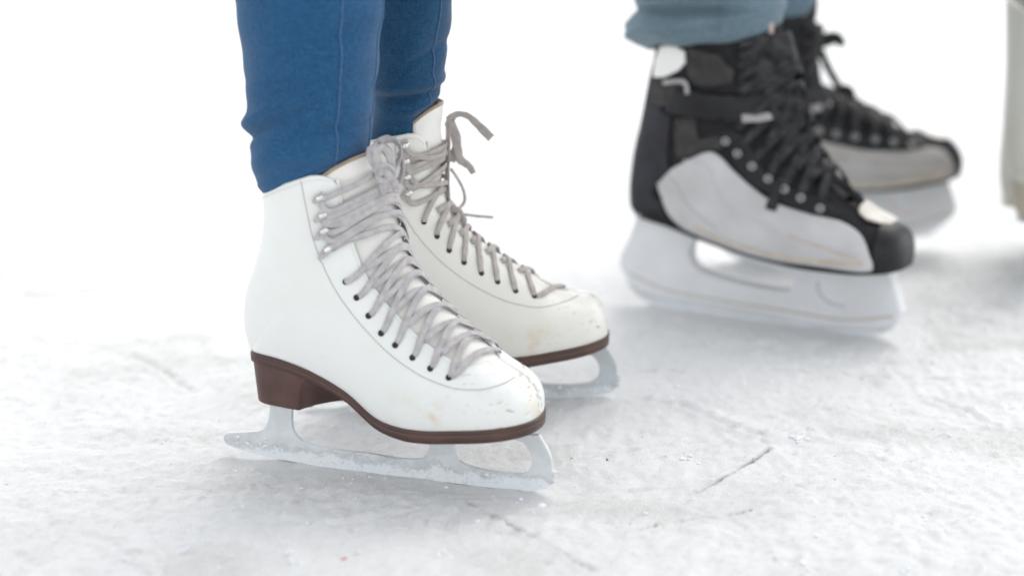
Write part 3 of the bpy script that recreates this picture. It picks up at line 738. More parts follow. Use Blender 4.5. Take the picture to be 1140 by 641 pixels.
PR_NEAR = [(-60, 262, 428, .058), (0, 270, 420.5, .056), (50, 277, 417.5, .054), (100, 283, 413.5, .0525), (135, 285.5, 411, .052), (150, 289, 410, .052), (172, 291.5, 408, .050), (186, 293, 405, .046), (200, 306, 398, .039), (216, 309, 394, .037)]
nfolds = [(.078, 3.6, .0022, .006, 1.6, .012), (.068, 3.9, -.0020, .004, 1.3, .012), (.092, 4.6, -.0012, .005, 1.0, -.006), (.040, 4.2, .0016, .008, .9, .004), (.12, 5.2, -.0012, .006, .9, .01), (.155, 4.2, .001, .01, 1.2, -.01), (.053, 5.6, -.0014, .004, .8, -.004)]
person_leg(p1, NEAR, PR_NEAR, .040, M['denim'], M['denim_thread'], (.10, .10), nfolds, [(64, .0011), (2, .0012)], 3)
PR_FAR = [(-60, 396, 514, .056), (0, 400, 505, .055), (60, 405, 497.5, .052), (88, 408, 493.5, .051), (100, 409, 494.5, .0505), (108, 410, 493, .049), (118, 410, 487, .046), (130, 411, 480, .043), (150, 414, 476, .040), (170, 418, 474, .036)]
ffolds = [(.056, 4.6, -.0026, .004, 1.6, -.005), (.066, 4.6, .0024, .006, 1.6, -.005), (.085, 5.2, -.0014, .005, 1.0, .012), (.042, 5.2, .0016, .005, 1.0, 0)]
person_leg(p1, FAR, PR_FAR, .028, M['denim_shaded'], M['denim_thread'], (.10, -.09), ffolds, [(62, .0012)], 5)

# socks and shins inside, one body mesh per person
def body_for(person, frames, mat, name='body'):
    """legs and hips as one continuous surface inside the clothes"""
    W = []
    for pl, lo, mi, s1, z1, r in frames:
        for (s_, z_) in (pl.un(*lo), pl.un(*mi), (s1, z1)): W.append(pl.o+s_*pl.f+np.array([0, 0, z_])-np.array(person.location))
    W = W[:3]+[(W[2]+W[5])/2+np.array([0, 0, .09])]+W[:2:-1]
    mb = MB(); mb.tube(catmull(W, 60), frames[0][5]*np.interp(np.linspace(0, 6, 60), [0, 1, 2, 3, 4, 5, 6], [.85, 1, 1.6, 1.9, 1.6, 1, .85]), 20)
    mb.build(name, mat, person)
body_for(p1, [(NEAR, (366, 262), (344, -40), .09, .80, .030), (FAR, (446, 200), (455, -40), .09, .80, .028)], M['skin'])

# =================================================================== HOCKEY SKATE
ga = ground(745, 345); HY = radians(-31); HK = Plane(ga[0], ga[1], HY)
HST = [
    (1005, 292, 1006, 288, .0006, .0005, 2, 2.8, 1.),
    (1003, 299, 1007, 268, .0260, .0225, 2.2, 2.8, 1.),
    (995, 302, 999, 256, .0360, .0330, 2.2, 2.8, 1.),
    (978, 304, 985, 246, .0440, .0400, 2.2, 2.8, 1.05),
    (952, 303, 966, 234, .0490, .0440, 2.1, 2.7, 1.1),
    (922, 300, 942, 212, .0510, .0460, 2., 2.6, 1.15),
    (890, 296, 922, 190, .0510, .0450, 2., 2.6, 1.15),
    (860, 290, 908, 170, .0500, .0430, 2., 2.5, 1.15),
    (830, 282, 899, 150, .0480, .0400, 2., 2.5, 1.1),
    (800, 272, 893, 132, .0470, .0370, 2., 2.4, 1.1),
    (770, 260, 888, 114, .0460, .0350, 2., 2.4, 1.),
    (744, 249, 884, 98, .0450, .0330, 2., 2.3, 1.),
    (725, 243, 880, 84, .0450, .0220, 2., 2.3, 1.),
    (709, 236, 877, 72, .0450, .0005, 2., 2.2, 1.),
    (704, 215, 874, 62, .0455, .0004, 2., 2.2, 1.),
    (708, 175, 871, 53, .0465, .0004, 2., 2.2, 1.),
    (717, 135, 869, 46, .0475, .0004, 2., 2.2, 1.),
    (726, 90, 868, 40, .0485, .0004, 2., 2.2, 1.),
    (736, 45, 867, 30, .0490, .0004, 2., 2.2, 1.),
    (742, 5, 866, 8, .0490, .0004, 2., 2.2, 1.),
]
HB = Boot(HK, HST); HB.bend = .003
for r_ in ((0, .2720, .0890, .2722, .0930, .0008, .0006), (1, .2702, .0882, .2706, .1085, .0190, .0165), (2, .2640, .0868, .2645, .1215, .0320, .0285), (3, .2520, .0850, .2495, .1308, .0420, .0375), (4, .2310, .0832, .2280, .1400, .0485, .0435)): setrow(HB, *r_)
HB.inv_setup()
def h_at(u): return np.interp(u, [4.4, 4.7, 5.2, 6, 9, 12, 15, 19], [.03, .16, .24, .28, .28, .27, .25, .25])
def h_cuff(k): return float(np.interp(k, [0, .08, .2, .5, 1], [17.6, 18.0, 18.2, 18.0, 17.9]))
def hv(*pts): return [HB.inv(x, y) for x, y in pts]
PANEL_PX = [(732, 200), (750, 187), (785, 170), (800, 173), (815, 188), (835, 206), (860, 224), (900, 238), (935, 247), (958, 262), (967, 282), (968, 301), (900, 294), (860, 288), (820, 277), (780, 262), (758, 251), (742, 232)]
H_HOLD = [(709, 234), (705, 250), (698, 268), (690, 283), (688.5, 293), (692, 303), (700, 314), (715, 325), (740, 334), (790, 342), (850, 352), (910, 363), (955, 368), (985, 367), (998, 360), (1003, 348), (999, 330), (993, 310), (990, 296), (950, 296), (900, 290), (860, 284), (820, 272), (780, 258), (745, 243)]
H_HOLE = [(773, 267), (768, 275), (767, 285), (771, 294), (779, 301), (792, 307), (812, 313), (838, 319), (862, 323), (878, 323), (884, 318), (880, 310), (866, 301), (850, 296), (825, 287), (800, 276), (784, 268)]
H_RUN = [(694, 300), (712, 316), (740, 327), (790, 336), (850, 346), (910, 357), (955, 362), (990, 358), (1000, 352), (1001, 358), (990, 368), (965, 378), (930, 378), (880, 373), (830, 364.5), (780, 354), (740, 344), (715, 334), (700, 320)]

HB2 = Boot.__new__(Boot); HB2.__dict__.update(HB.__dict__); HB2.A = HB.A.copy()
HB2.A[:, 0] -= .30*np.maximum(0, HB2.A[:, 1]-.17); HB2.A[14:, 0] -= .015
def make_hockey_skate(root, m, panel_m, bow=None, boot=HB):
    boot.m = m; CUR['m'] = m
    boot_upper(boot, h_at, 4.4, h_cuff, M['black'], root, thick=.004, med=1.)
    tg = boot_tongue(boot, h_at, 4.8, 18.9, M['black'], root, M['beige_edge'], med=1., puff=.004, base_off=-.005)
    for sg in (-1, 1):
        surf_patch(boot, 'side_panel', panel_m, root, hv(*catmull(np.array(PANEL_PX+PANEL_PX[:1], float), 70)[:-1]), off=.0012, thick=.002, side=sg, n=120, m=40)
    # toe cap
    def band(name, mat, u0, u1, a0, a1, off=.0014, th=.002, n=30, mm=50, both=True):
        V = []
        for u in np.linspace(u0, u1, n):
            vv = np.linspace(-a1, a1, mm) if both else np.linspace(a0, a1, mm)
            V += list(boot.O(np.full(mm, max(u, .02)), vv, np.full(mm, off)))
        return mesh_obj(name, V, grid_faces(n, mm, flip=True), mat, root, solid=th, offset=0, mir=True)
    band('toe_cap', M['black_gloss'], .0, 3.15, 0, 1., off=.0020)
    surf = [(2.7, .0), (2.7, .12), (3.2, .22), (3.8, .25), (4.2, .22), (4.35, .1), (4.35, 0)]
    for sg in (-1, 1): surf_patch(boot, 'vamp_panel', M['vamp'], root, surf, off=.0030, thick=.001, side=sg, n=40, m=16)
    for sg in (-1, 1):
        surf_patch(boot, 'heel_counter', M['charcoal'], root, hv((706, 226), (703, 215), (709, 172), (721, 116), (735, 118), (748, 130), (745, 160), (748, 188), (731, 199), (740, 236)), off=.0014, thick=.002, side=sg, n=60, m=24)
        surf_patch(boot, 'ankle_patch', M['white_patch'], root, hv((731, 68), (737, 52), (752, 51), (763, 57), (764, 70), (755, 80), (740, 86), (729, 86)), off=.0016, thick=.002, side=sg, n=30, m=16)
        surf_patch(boot, 'ankle_panel', M['charcoal2'], root, hv((729, 90), (750, 88), (766, 90), (764, 108), (750, 112), (742, 118), (726, 116)), off=.0014, thick=.0018, side=sg, n=30, m=16)
        surf_patch(boot, 'ankle_panel', M['charcoal2'], root, hv((766, 52), (800, 60), (818, 78), (815, 92), (790, 96), (768, 92), (765, 70)), off=.0012, thick=.0016, side=sg, n=30, m=16)
        surf_patch(boot, 'ankle_panel', M['charcoal2'], root, hv((752, 132), (775, 130), (800, 150), (805, 165), (790, 168), (765, 175), (752, 160)), off=.0012, thick=.0016, side=sg, n=30, m=16)
        surf_patch(boot, 'facing_band', M['black_gloss'], root, hv((795, 150), (812, 145), (862, 200), (890, 214), (918, 226), (935, 238), (930, 244), (905, 240), (885, 232), (850, 212), (820, 186)), off=.0022, thick=.002, side=sg, n=60, m=16)
        # seam lines and rubbed scuffs on the white panel
        for pts, mat, w in (([(762, 178), (800, 214), (850, 250), (905, 272), (960, 284)], M['holder_line'], .0018), ([(775, 252), (830, 274), (890, 288), (960, 293)], M['panel_rub'], .005), ([(880, 262), (920, 276), (955, 288)], M['panel_rub'], .003), ([(745, 195), (765, 225), (800, 255)], M['tag'], .0012)):
            K = np.array(hv(*pts)); K = catmull(K, 30); vv = K[:, 1]*sg; P = boot.S(K[:, 0], vv); Nn = boot.N(K[:, 0], vv); mb = MB(); mb.ribbon(P+Nn*.0022, Nn, w, .0008); mb.build('panel_seam' if mat is not M['panel_rub'] else 'scuff_strip', mat, root)
    # ankle strap
    K = catmull(np.array(hv((748, 110), (775, 116), (810, 120), (845, 120), (868, 118))), 30)
    for sg in (-1, 1):
        P = boot.S(K[:, 0], sg*K[:, 1]); Nn = boot.N(K[:, 0], sg*K[:, 1]); mb = MB(); mb.ribbon(P+Nn*.0035, Nn, .030, .003)
        so = mb.build('ankle_strap', M['black_gloss'], root)
        q = catmull(np.array(hv((827, 132), (845, 132), (862, 130))), 10); P = boot.S(q[:, 0], sg*q[:, 1]); Nn = boot.N(q[:, 0], sg*q[:, 1]); mb = MB(); mb.ribbon(P+Nn*.006, Nn, .0085, .002); mb.build('strap_tag', M['tag'], so)
        q = catmull(np.array(hv((742, 92), (756, 90), (765, 92), (767, 104))), 12); P = boot.S(q[:, 0], sg*q[:, 1]); Nn = boot.N(q[:, 0], sg*q[:, 1]); mb = MB(); mb.ribbon(P+Nn*.005, Nn, .005, .002); mb.build('strap_buckle', M['tag'], so)
    # beige tongue edge running up the front
    for v in (-.12,):
        us = np.linspace(12.8, 18.3, 30); P = boot.S(us, np.full(30, v)); Nn = boot.N(us, np.full(30, v)); mb = MB(); mb.ribbon(P+Nn*.003, Nn, .0065, .003); mb.build('tongue_edge', M['beige_edge'], tg)
    # sole line
    make_sole(boot, 13, M['black_gloss'], root, .0035, extra=.0025, name='outsole')
    # eyelets
    ee = hv((808.6, 157), (822, 171), (838, 185), (856, 199), (874, 211), (892, 221), (913, 233)); ee = ee[::-1]
    for u, a in ee:
        for sg in (-1, 1):
            c = boot.S(u, sg*a); nn = boot.N(u, sg*a); e = MB(); r = .0042
            ring = []; e.lathe(c+nn*.0028, nn, [(r, -.001), (r, .0008), (r*.82, .0016), (r*.62, .001), (r*.56, -.0005)], 18); eo = e.build('eyelet', M['ring'], root)
            h = MB(); h.lathe(c+nn*.0030, nn, [(r*.6, -.0005), (r*.5, .0001), (r*.05, .0001)], 12); h.build('eyelet_hole', M['eyelet'], eo)
    # lace
    L = MB(); W = .0095
    for i in range(len(ee)-1):
        for sg in (-1, 1):
            a = (ee[i][0], sg*(ee[i][1]-.02)); b = (ee[i+1][0]+.1, -sg*(ee[i+1][1]-.06)); keys = []
            for f, o in ((0, .001), (.1, .005), (.3, .006), (.5, .0075 if sg > 0 else .0055), (.75, .006), (.92, .005), (1, 0)):
                keys.append((a[0]+(b[0]-a[0])*f, a[1]+(b[1]-a[1])*f, o))
            p, q = surf_path(boot, keys, 22, jit=.0006); L.ribbon(p, q, W, .0022)
    for k, u in enumerate(np.linspace(ee[-1][0]+.6, 16.6, 6)):
        for sg in (-1, 1):
            keys = [(u-.3, sg*.30, .002), (u-.1, sg*.15, .006), (u+.2, 0, .009+.001*sg), (u+.5, -sg*.15, .006), (u+.7, -sg*.30, .002)]
            p, q = surf_path(boot, keys, 22, jit=.0008); L.ribbon(p, q, W, .0022)
    if bow: bow(L)
    L.build('lace', M['lace_black'], root)
    # blade holder and runner
    cen = lambda pts, d: [tuple(HK.un(x, y, d)) for x, y in pts]
    ho = blade_mesh('blade_holder', cen(H_HOLD, .010), cen(H_HOLE, .010), M['holder'], root, t=.020, bevel=.003)
    ru = blade_mesh('runner', [(a, max(b, .0012)) for a, b in cen(H_RUN, .002)], None, M['steel'], root, t=.0034)
    for sg in (-1, 1):
        mb = MB(); pts = catmull([np.array([*HK.un(x, y, .010)]) for x, y in ((911, 314), (911, 323), (917, 332), (928, 339), (940, 341))], 16)
        P = np.stack([pts[:, 0], np.full(16, sg*.0103), pts[:, 1]], -1); mb.ribbon(P, np.tile([0, sg, 0], (16, 1)), .0028, .0006); mb.build('holder_mark', M['holder_line'] if m > 0 else M['holder_pink'], ho)
        mb = MB(); pts = catmull([np.array([*HK.un(x, y, .010)]) for x, y in ((700, 304), (740, 322), (800, 334), (870, 345), (940, 356), (994, 352))], 30)
        P = np.stack([pts[:, 0], np.full(30, sg*.0102), pts[:, 1]], -1); mb.ribbon(P, np.tile([0, sg, 0], (30, 1)), .0022, .0005); mb.build('holder_rim', M['panel_rub'], ho)
    CUR['m'] = 1

def hbow_near(L):
    pl = HK
    for pts, w in (([(868, 92, .012), (876, 110, .02), (880, 130, .02), (884, 150, .016), (876, 170, .022)], .012), ([(872, 88, .01), (884, 104, .01), (896, 128, .008), (900, 150, .006), (905, 172, .006)], .012),
                   ([(874, 100, .016), (862, 122, .03), (866, 150, .03), (884, 168, .02)], .011), ([(884, 165, .02), (874, 190, .034), (864, 212, .044), (858, 234, .048)], .013), ([(880, 112, .016), (890, 122, .016), (886, 140, .016), (876, 128, .02), (880, 112, .016)], .013),
                   ([(890, 160, .014), (905, 178, .012), (925, 195, .01), (948, 214, .01), (960, 226, .012)], .010), ([(868, 96, .012), (880, 92, .006), (892, 104, 0), (897, 118, 0)], .012)):
        rb(L, pl, pts, w=w, t=.003, twist=[.3, -.2, .4, -.1])
hr = empty('hockey_skate', (HK.o[0], HK.o[1], 0), HK.yaw, label='nearer black and white hockey skate with pale oval ankle patch, below turned-up jeans', cat='ice skate', group='hockey skates of the second person')
make_hockey_skate(hr, 1, M['panel'], bow=hbow_near)

YH = radians(13); gp = ground(1022, 280); ho_ = gp-np.array([cos(YH), sin(YH), 0])*.22
HF = Plane(ho_[0], ho_[1], YH); HFT = Plane(ho_[0], ho_[1], YH); HFT.pitch = radians(5)
for i_, (x, y) in enumerate([(1067, 170), (1061, 160), (1048, 152.5), (1029, 149), (1008, 143), (988, 134.5), (968, 124), (948, 114), (933, 107), (920, 103), (909, 97), (903, 88), (901, 76), (901, 64), (903, 52), (904, 40), (906, 28), (908, 10), (909, -15)]):
    if i_ >= 2: HB2.A[i_+1, 2:4] = HFT.un(x, y, 0)
def hbow_far(L):
    pl = HFT
    for pts, w, t in (([(905, 44, 0), (915, 42, .004), (925, 40, .006), (932, 41, .008), (936, 47, .008), (937, 52, .008)], .011, .004), ([(908, 46, 0), (918, 49, .0), (928, 46, 0), (931, 41, 0)], .010, .004),
                   ([(910, 50, .004), (916, 62, .004), (922, 76, .004), (930, 90, .004), (938, 104, .004), (946, 116, .004)], .010, .005),
                   ([(906, 44, .0), (903, 60, .0), (902, 80, .0), (905, 98, 0)], .010, .003), ([(938, 98, .01), (946, 102, .012), (948, 112, .01)], .012, .004)):
        rb(L, pl, pts, w=w, t=t, twist=[.2, .5, .2])
hr2 = empty('hockey_skate', (HF.o[0], HF.o[1], 0), HF.yaw, label='farther black and grey hockey skate half hidden behind its twin, black bow poking forward', cat='ice skate', group='hockey skates of the second person')
hr2.rotation_euler = (0, -HFT.pitch, YH)
make_hockey_skate(hr2, -1, M['panel_far'], bow=hbow_far, boot=HB2); HB.m = 1

# second person
p2 = empty('person', (HK.o[0]+.05, HK.o[1]+.2, 0), 0, label='person in washed grey-blue jeans turned up over black and white hockey skates', cat='person')
PR_H = [(-60, 700, 880, .075), (-10, 710, 872, .072), (15, 712, 868, .070), (24, 707, 868, .072), (34, 709, 867, .071), (40, 715, 863, .067), (46, 728, 856, .058)]
hf = [(.022, 4.5, .004, .006, 2.5, .01), (.036, 4.4, -.004, .004, 1.6, -.004), (.052, 4.8, .004, .006, 1.4, .008), (.026, 3.4, .003, .006, .8, 0), (.055, 4.2, -.004, .005, 1.2, .01)]
person_leg(p2, HK, PR_H, .020, M['denim_pale'], M['denim_pale'], (.10, .10), hf, [(60, .0014)], 8, top=.9, wave=.0022)
PR_H2 = [(-80, 785, 922, .06), (-30, 790, 916, .058), (0, 795, 908, .054), (20, 800, 902, .045)]
person_leg(p2, HF, PR_H2, .01, M['denim_pale'], M['denim_thread'], (.10, -.10), [], [(60, .0014)], 9, top=.9)
body_for(p2, [(HK, (800, 130), (788, -60), .09, .82, .034), (HF, (880, 110), (852, -60), .08, .82, .032)], M['black'])
# =================================================================== ICE
def vnoise(x, y, seed):
    """smooth value noise on a hashed lattice"""
    xi = np.floor(x).astype(np.int64); yi = np.floor(y).astype(np.int64); fx = x-xi; fy = y-yi
    fx = fx*fx*(3-2*fx); fy = fy*fy*(3-2*fy)
    def h(a, b):
        n = (a*374761393+b*668265263+seed*2147483647) & 0xFFFFFFFF; n = ((n ^ (n >> 13))*1274126177) & 0xFFFFFFFF
        return ((n ^ (n >> 16)) & 0xFFFFFF)/float(0xFFFFFF)
    return (h(xi, yi)*(1-fx)+h(xi+1, yi)*fx)*(1-fy)+(h(xi, yi+1)*(1-fx)+h(xi+1, yi+1)*fx)*fy-.5
def geo(a, b, step0, grow):
    out = [a]; st = step0
    while out[-1] < b: out.append(out[-1]+st); st *= grow
    return out
xc = np.linspace(-.62, .86, 500)
xs = np.array([-x for x in geo(.62, 160, .004, 1.045)][::-1][:-1]+list(xc)+geo(.86, 160, .004, 1.045)[1:])
ysn = [1.0]
while ysn[-1] < 7: ysn.append(ysn[-1]+.0026*ysn[-1]**1.35)
ys = np.array([-y for y in geo(-1.0, 60, .004, 1.09)][::-1][:-1]+ysn+geo(ysn[-1], 260, .06, 1.09)[1:])
X, Y = np.meshgrid(xs, ys)
Z = np.zeros_like(X)
rot = lambda a: (X*cos(a)+Y*sin(a), -X*sin(a)+Y*cos(a))
for (sc_, amp, sd, an, st) in ((4, .0030, 1, .3, 1), (11, .0018, 2, .9, 1.6), (27, .0010, 3, -.5, 1.5), (60, .0009, 4, .2, 1), (130, .0012, 5, 1.1, 1), (260, .0010, 6, 0, 1), (380, .0006, 7, .6, 1)):
    a, b = rot(an); Z += vnoise(a*sc_*st, b*sc_, sd)*amp*2
# loose snow sits in patches, thickest round the blades
pt = np.clip(vnoise(X*6, Y*5, 21)+vnoise(X*14, Y*12, 22)*.5+.12, 0, .5)*2
lump = np.maximum(0, vnoise(X*75, Y*75, 31)+.5*vnoise(X*160, Y*160, 32)-.05)
Z += pt*lump*.0062
ice = np.clip(.38-pt*1.1+vnoise(X*9, Y*22, 41)*.9, 0, 1)
def groove(pts, w=.0012, depth=.0016, ridge=.0008, bare=.9, wob=0):
    global Z, ice
    G = [ground(x, y) for x, y in pts]
    for a, b in zip(G[:-1], G[1:]):
        ax, ay, bx, by = a[0], a[1], b[0], b[1]
        m = (X > min(ax, bx)-.06) & (X < max(ax, bx)+.06) & (Y > min(ay, by)-.06) & (Y < max(ay, by)+.06)
        px, py = X[m], Y[m]; L2 = (bx-ax)**2+(by-ay)**2
        t = np.clip(((px-ax)*(bx-ax)+(py-ay)*(by-ay))/L2, 0, 1)
        d = np.hypot(px-ax-t*(bx-ax), py-ay-t*(by-ay))
        brk = np.clip(vnoise(px*60, py*60, 77)*1.2+.85, .45, 1)
        g = np.exp(-(d/w)**2)*brk
        Z[m] += -depth*g+ridge*np.exp(-((d-2.6*w)/(1.3*w))**2)*(.4+1.2*np.clip(vnoise(px*90, py*90, 78)+.5, 0, 1))
        ice[m] = np.maximum(ice[m], bare*g)
groove([(776, 547), (800, 534), (838, 512), (856, 500)], .0018, .0030, .0010, 2.4)
groove([(690, 594), (745, 583), (800, 574), (842, 565)], .0009, .0018, .0005, 2.2)
groove([(520, 560), (548, 573), (585, 593), (628, 616), (662, 636)], .0013, .0022, .0007, 2.2)
groove([(700, 442), (760, 452), (815, 476), (860, 486)], .003, .0015, .0022, .5)
groove([(860, 414), (930, 420), (985, 426), (1145, 424)], .004, .002, .002, .7)
groove([(1040, 445), (1075, 458), (1110, 476), (1150, 482)], .003, .002, .002, .6)
groove([(1000, 345), (1060, 352), (1145, 372)], .004, .002, .002, .6)
groove([(1000, 330), (1080, 318), (1150, 312)], .005, .002, .002, .6)
groove([(800, 545), (870, 540), (960, 548)], .0012, .001, .0006, .4)
groove([(940, 505), (985, 515)], .0015, .001, .0014, .2)
groove([(150, 395), (185, 414), (212, 432)], .003, .0022, .001, 1.15)
groove([(60, 545), (70, 600)], .001, .001, .0006, .4)
groove([(615, 546), (700, 544), (800, 536)], .006, .001, .0004, .75)
groove([(420, 548), (520, 556), (610, 552)], .002, .001, .001, .6)
groove([(610, 590), (700, 598), (790, 580), (900, 574)], .0012, .001, .0008, .35)
for k in range(90):
    x0 = rng.uniform(-60, 1200); y0 = rng.uniform(300, 640); a = rng.normal(0.12, .5); l = rng.uniform(60, 420); c = rng.normal(0, .15)
    pts = [(x0+l*t*cos(a+c*t), y0+l*t*sin(a+c*t)*.5) for t in (0, .35, .7, 1)]
    groove(pts, rng.uniform(.0006, .0011), rng.uniform(.0003, .0009), .0003, rng.uniform(.3, 1.35))
# level the ice under the blades so that the steel stands in a thin skim of snow
for pl, s0, s1, zz in ((NEAR, .0, .235, .0012), (FAR, .0, .235, .0012), (HK, -.02, .25, .003), (HF, -.02, .25, .003)):
    a = pl.o+pl.f*s0; b = pl.o+pl.f*s1
    t = np.clip(((X-a[0])*(b[0]-a[0])+(Y-a[1])*(b[1]-a[1]))/((s1-s0)**2), 0, 1); d = np.hypot(X-a[0]-t*(b[0]-a[0]), Y-a[1]-t*(b[1]-a[1]))
    g = np.exp(-(d/.03)**2); Z = Z*(1-g*.75)
    Z += np.exp(-(d/.012)**2)*(zz+np.maximum(0, vnoise(X*90, Y*90, 55))*.005)
    ice *= 1-.7*np.exp(-(d/.02)**2)
Z[(Y > 8) | (np.abs(X) > 6) | (Y < .6)] *= .3
V = np.stack([X, Y, Z], -1).reshape(-1, 3); ny, nx = X.shape
me = bpy.data.meshes.new('ice')
idx = np.arange(ny*nx).reshape(ny, nx); q = np.stack([idx[:-1, :-1], idx[:-1, 1:], idx[1:, 1:], idx[1:, :-1]], -1).reshape(-1, 4)
me.vertices.add(len(V)); me.vertices.foreach_set('co', V.ravel()); me.loops.add(q.size); me.loops.foreach_set('vertex_index', q.ravel().astype(np.int32))
me.polygons.add(len(q)); me.polygons.foreach_set('loop_start', np.arange(0, q.size, 4, dtype=np.int32)); me.polygons.foreach_set('use_smooth', np.ones(len(q), bool)); me.update(); me.validate()
at = me.attributes.new('bare_ice', 'FLOAT', 'POINT'); at.data.foreach_set('value', ice.ravel().astype(np.float32))
m, nt, p = newmat('rink_ice'); L = nt.links
tc = N(nt, 'ShaderNodeTexCoord'); ob = tc.outputs['Object']
an = N(nt, 'ShaderNodeAttribute'); an.attribute_name = 'bare_ice'
bare = an.outputs['Fac']
deep = maprange(nt, bare, .95, 1.7)
gr = noise(nt, ob, 420, 6, .75); med = noise(nt, ob, 45, 5, .65)
mp = N(nt, 'ShaderNodeMapping'); mp.inputs['Rotation'].default_value = (0, 0, radians(-14)); mp.inputs['Scale'].default_value = (.35, 1.6, 1); L.new(ob, mp.inputs['Vector'])
stk = noise(nt, mp.outputs[0], 9, 6, .6)
f = mathn(nt, 'ADD', bare, mathn(nt, 'MULTIPLY', mathn(nt, 'SUBTRACT', stk, .5), 1.3))
f = mathn(nt, 'ADD', f, mathn(nt, 'MULTIPLY', mathn(nt, 'SUBTRACT', med, .5), .8))
f = maprange(nt, f, .12, .95)
snow = mixc(nt, maprange(nt, gr, .3, .7), (.82, .83, .83), (.915, .915, .905))
icec = mixc(nt, maprange(nt, gr, .35, .65), (.68, .68, .66), (.81, .81, .795))
big = maprange(nt, noise(nt, mp.outputs[0], 1.6, 4, .6), .35, .65, .94, 1.0); mm_ = N(nt, 'ShaderNodeVectorMath'); mm_.operation = 'SCALE'; L.new(mixc(nt, deep, mixc(nt, f, snow, icec), (.47, .475, .47)), mm_.inputs[0]); L.new(big, mm_.inputs['Scale']); L.new(mm_.outputs[0], p.inputs['Base Color'])
L.new(maprange(nt, f, 0, 1, .75, .42), p.inputs['Roughness'])
p.inputs['IOR'].default_value = 1.31; p.inputs['Specular IOR Level'].default_value = .3
p.inputs['Subsurface Weight'].default_value = 0
b = N(nt, 'ShaderNodeBump', Strength=.9, Distance=.0028)
L.new(mathn(nt, 'ADD', mathn(nt, 'MULTIPLY', gr, .7), mathn(nt, 'MULTIPLY', noise(nt, ob, 1300, 4, .7), .35)), b.inputs['Height']); L.new(b.outputs['Normal'], p.inputs['Normal'])
me.materials.append(m); io = bpy.data.objects.new('ice', me); link(io); tag(io, 'white scraped rink ice dusted with loose snow', 'ice', kind='structure')
zat = lambda x, y: float(Z[np.abs(ys-y).argmin(), np.abs(xs-x).argmin()])

# crumbs of shaved snow
mb = MB()
ico = bmesh.new(); bmesh.ops.create_icosphere(ico, subdivisions=2, radius=1); iv = np.array([v.co[:] for v in ico.verts]); iff = [tuple(v.index for v in f.verts) for f in ico.faces]; ico.free()
def crumb(x, y, r):
    k = rng.normal(0, 1, (3, 3)); dd = iv*(1+.22*np.sin(iv @ k*2.2).sum(1, keepdims=True)/1.5); dd = dd*np.array([1, rng.uniform(.7, 1.1), rng.uniform(.45, .8)])*r
    mb.add(dd+np.array([x, y, zat(x, y)+r*.2]), iff)
for k in range(420):
    if k % 3 == 0: pl = (NEAR, FAR, HK)[k % 9//3]; s = rng.uniform(-.03, .27); P = pl.o+pl.f*s+pl.n*rng.normal(-.01, .025); x, y = P[0], P[1]
    else: g = ground(rng.uniform(-20, 1160), rng.uniform(330, 641)**1.0); x, y = g[0], g[1]
    crumb(x, y, min(.0045, .0006+rng.exponential(.0005)))
for x, y, r in ((888, 488, .006), (896, 486, .0045), (886, 489, .004), (488, 620, .004), (493, 617, .003), (1058, 485, .004), (1052, 487, .003), (325, 624, .006), (318, 622, .004), (207, 612, .004), (1005, 632, .006), (1128, 455, .004), (770, 508, .005), (776, 512, .003), (890, 633, .006), (876, 630, .004)):
    g = ground(x, y); [crumb(g[0]+rng.normal(0, r*.8), g[1]+rng.normal(0, r*.8), r*rng.uniform(.25, .6)) for _ in range(4)]
o = mb.build('snow_crumbs', M['snow']); tag(o, 'loose crumbs of shaved snow scattered over the ice', 'snow', kind='stuff')
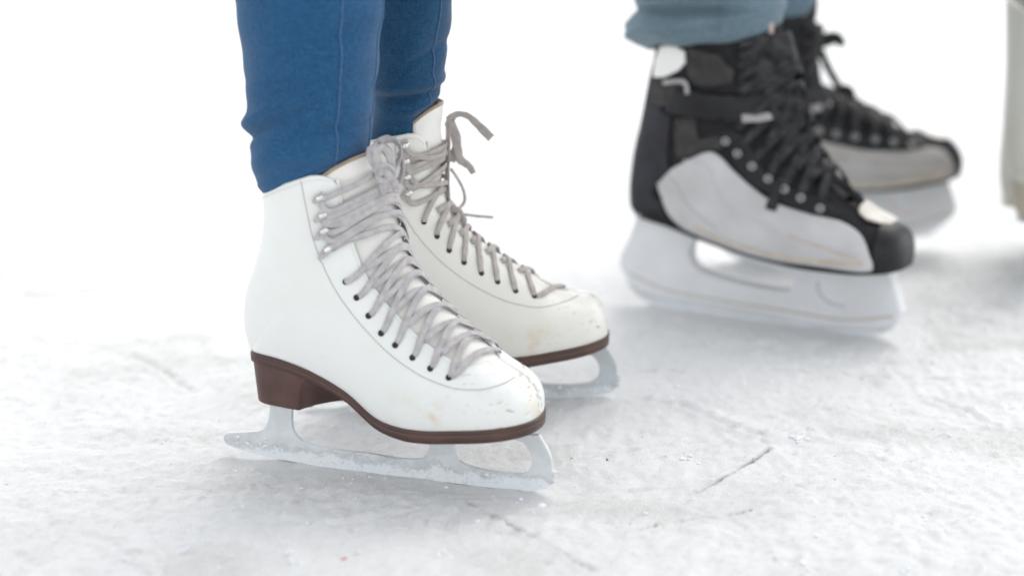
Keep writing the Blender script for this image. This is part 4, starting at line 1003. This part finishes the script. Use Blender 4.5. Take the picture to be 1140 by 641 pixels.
# tiny litter
def litter(name, x, y, r, mat, label, cat, ang=0):
    g = ground(x, y); mb = MB(); k = .6+.4*np.abs(np.sin(iv[:, 0:1]*3+1)); V = iv*np.array([r, r*.42, r*.25])*k; c, s_ = cos(ang), sin(ang)
    V = np.stack([V[:, 0]*c-V[:, 1]*s_, V[:, 0]*s_+V[:, 1]*c, V[:, 2]+V[:, 0]*.3], -1); mb.add(V, iff)
    o = mb.build(name, mat); o.location = (g[0], g[1], zat(g[0], g[1])+r*.25); tag(o, label, cat)
litter('leaf_fragment', 676, 508, .0026, simple('dry_leaf', (.30, .17, .07), rough=.8), 'tiny dry brown leaf fragment on the snow right of the nearest blade', 'leaf', 1.9)
litter('grit_crumb', 636, 507, .0016, simple('grey_grit', (.14, .14, .13), rough=.8), 'tiny dark grey crumb of grit on the ice just ahead of the nearest toe', 'grit', .3)
litter('paper_scrap', 383, 622.5, .0030, simple('red_paper', (.62, .08, .10), rough=.6), 'tiny red scrap of paper lying in the snow at the bottom edge', 'paper', .2)

# =================================================================== CAMERA AND LIGHT
cam = bpy.data.cameras.new('camera'); co = bpy.data.objects.new('camera', cam); link(co); scene.camera = co
co.location = (0, 0, H); co.rotation_euler = (pi/2-TH, 0, 0)
cam.sensor_width = 36; cam.lens = 36*FPX/1140; cam.clip_start = .05; cam.clip_end = 1000
cam.dof.use_dof = True; cam.dof.focus_distance = 1.35; cam.dof.aperture_fstop = 2.25; cam.dof.aperture_blades = 0
SUN_EL, SUN_AZ = radians(52), radians(28)   # azimuth measured from straight behind the skaters towards the right
w = bpy.data.worlds.new('World'); scene.world = w; w.use_nodes = True; nt = w.node_tree
bg = nt.nodes['Background']; sky = nt.nodes.new('ShaderNodeTexSky'); sky.sky_type = 'NISHITA'; sky.sun_disc = False
sky.sun_elevation = SUN_EL; sky.sun_rotation = SUN_AZ; sky.air_density = 1.0; sky.dust_density = 1.0; sky.ozone_density = .6; sky.altitude = 0
hs = nt.nodes.new('ShaderNodeHueSaturation'); hs.inputs['Saturation'].default_value = .12; nt.links.new(sky.outputs[0], hs.inputs['Color']); nt.links.new(hs.outputs[0], bg.inputs[0]); bg.inputs[1].default_value = .15
sl = bpy.data.lights.new('sun', 'SUN'); sl.energy = .55; sl.angle = radians(40); sl.color = (1., .95, .88)
so = bpy.data.objects.new('sun', sl); link(so)
sd = Vector((sin(SUN_AZ)*cos(SUN_EL), cos(SUN_AZ)*cos(SUN_EL), sin(SUN_EL)))
so.rotation_euler = sd.to_track_quat('Z', 'Y').to_euler(); so.location = (0, 0, 5)
scene.view_settings.view_transform = 'Standard'; scene.view_settings.look = 'None'; scene.view_settings.gamma = 1
scene.view_settings.exposure = 1.15
scene.cycles.use_denoising = True
scene.cycles.max_bounces = 6
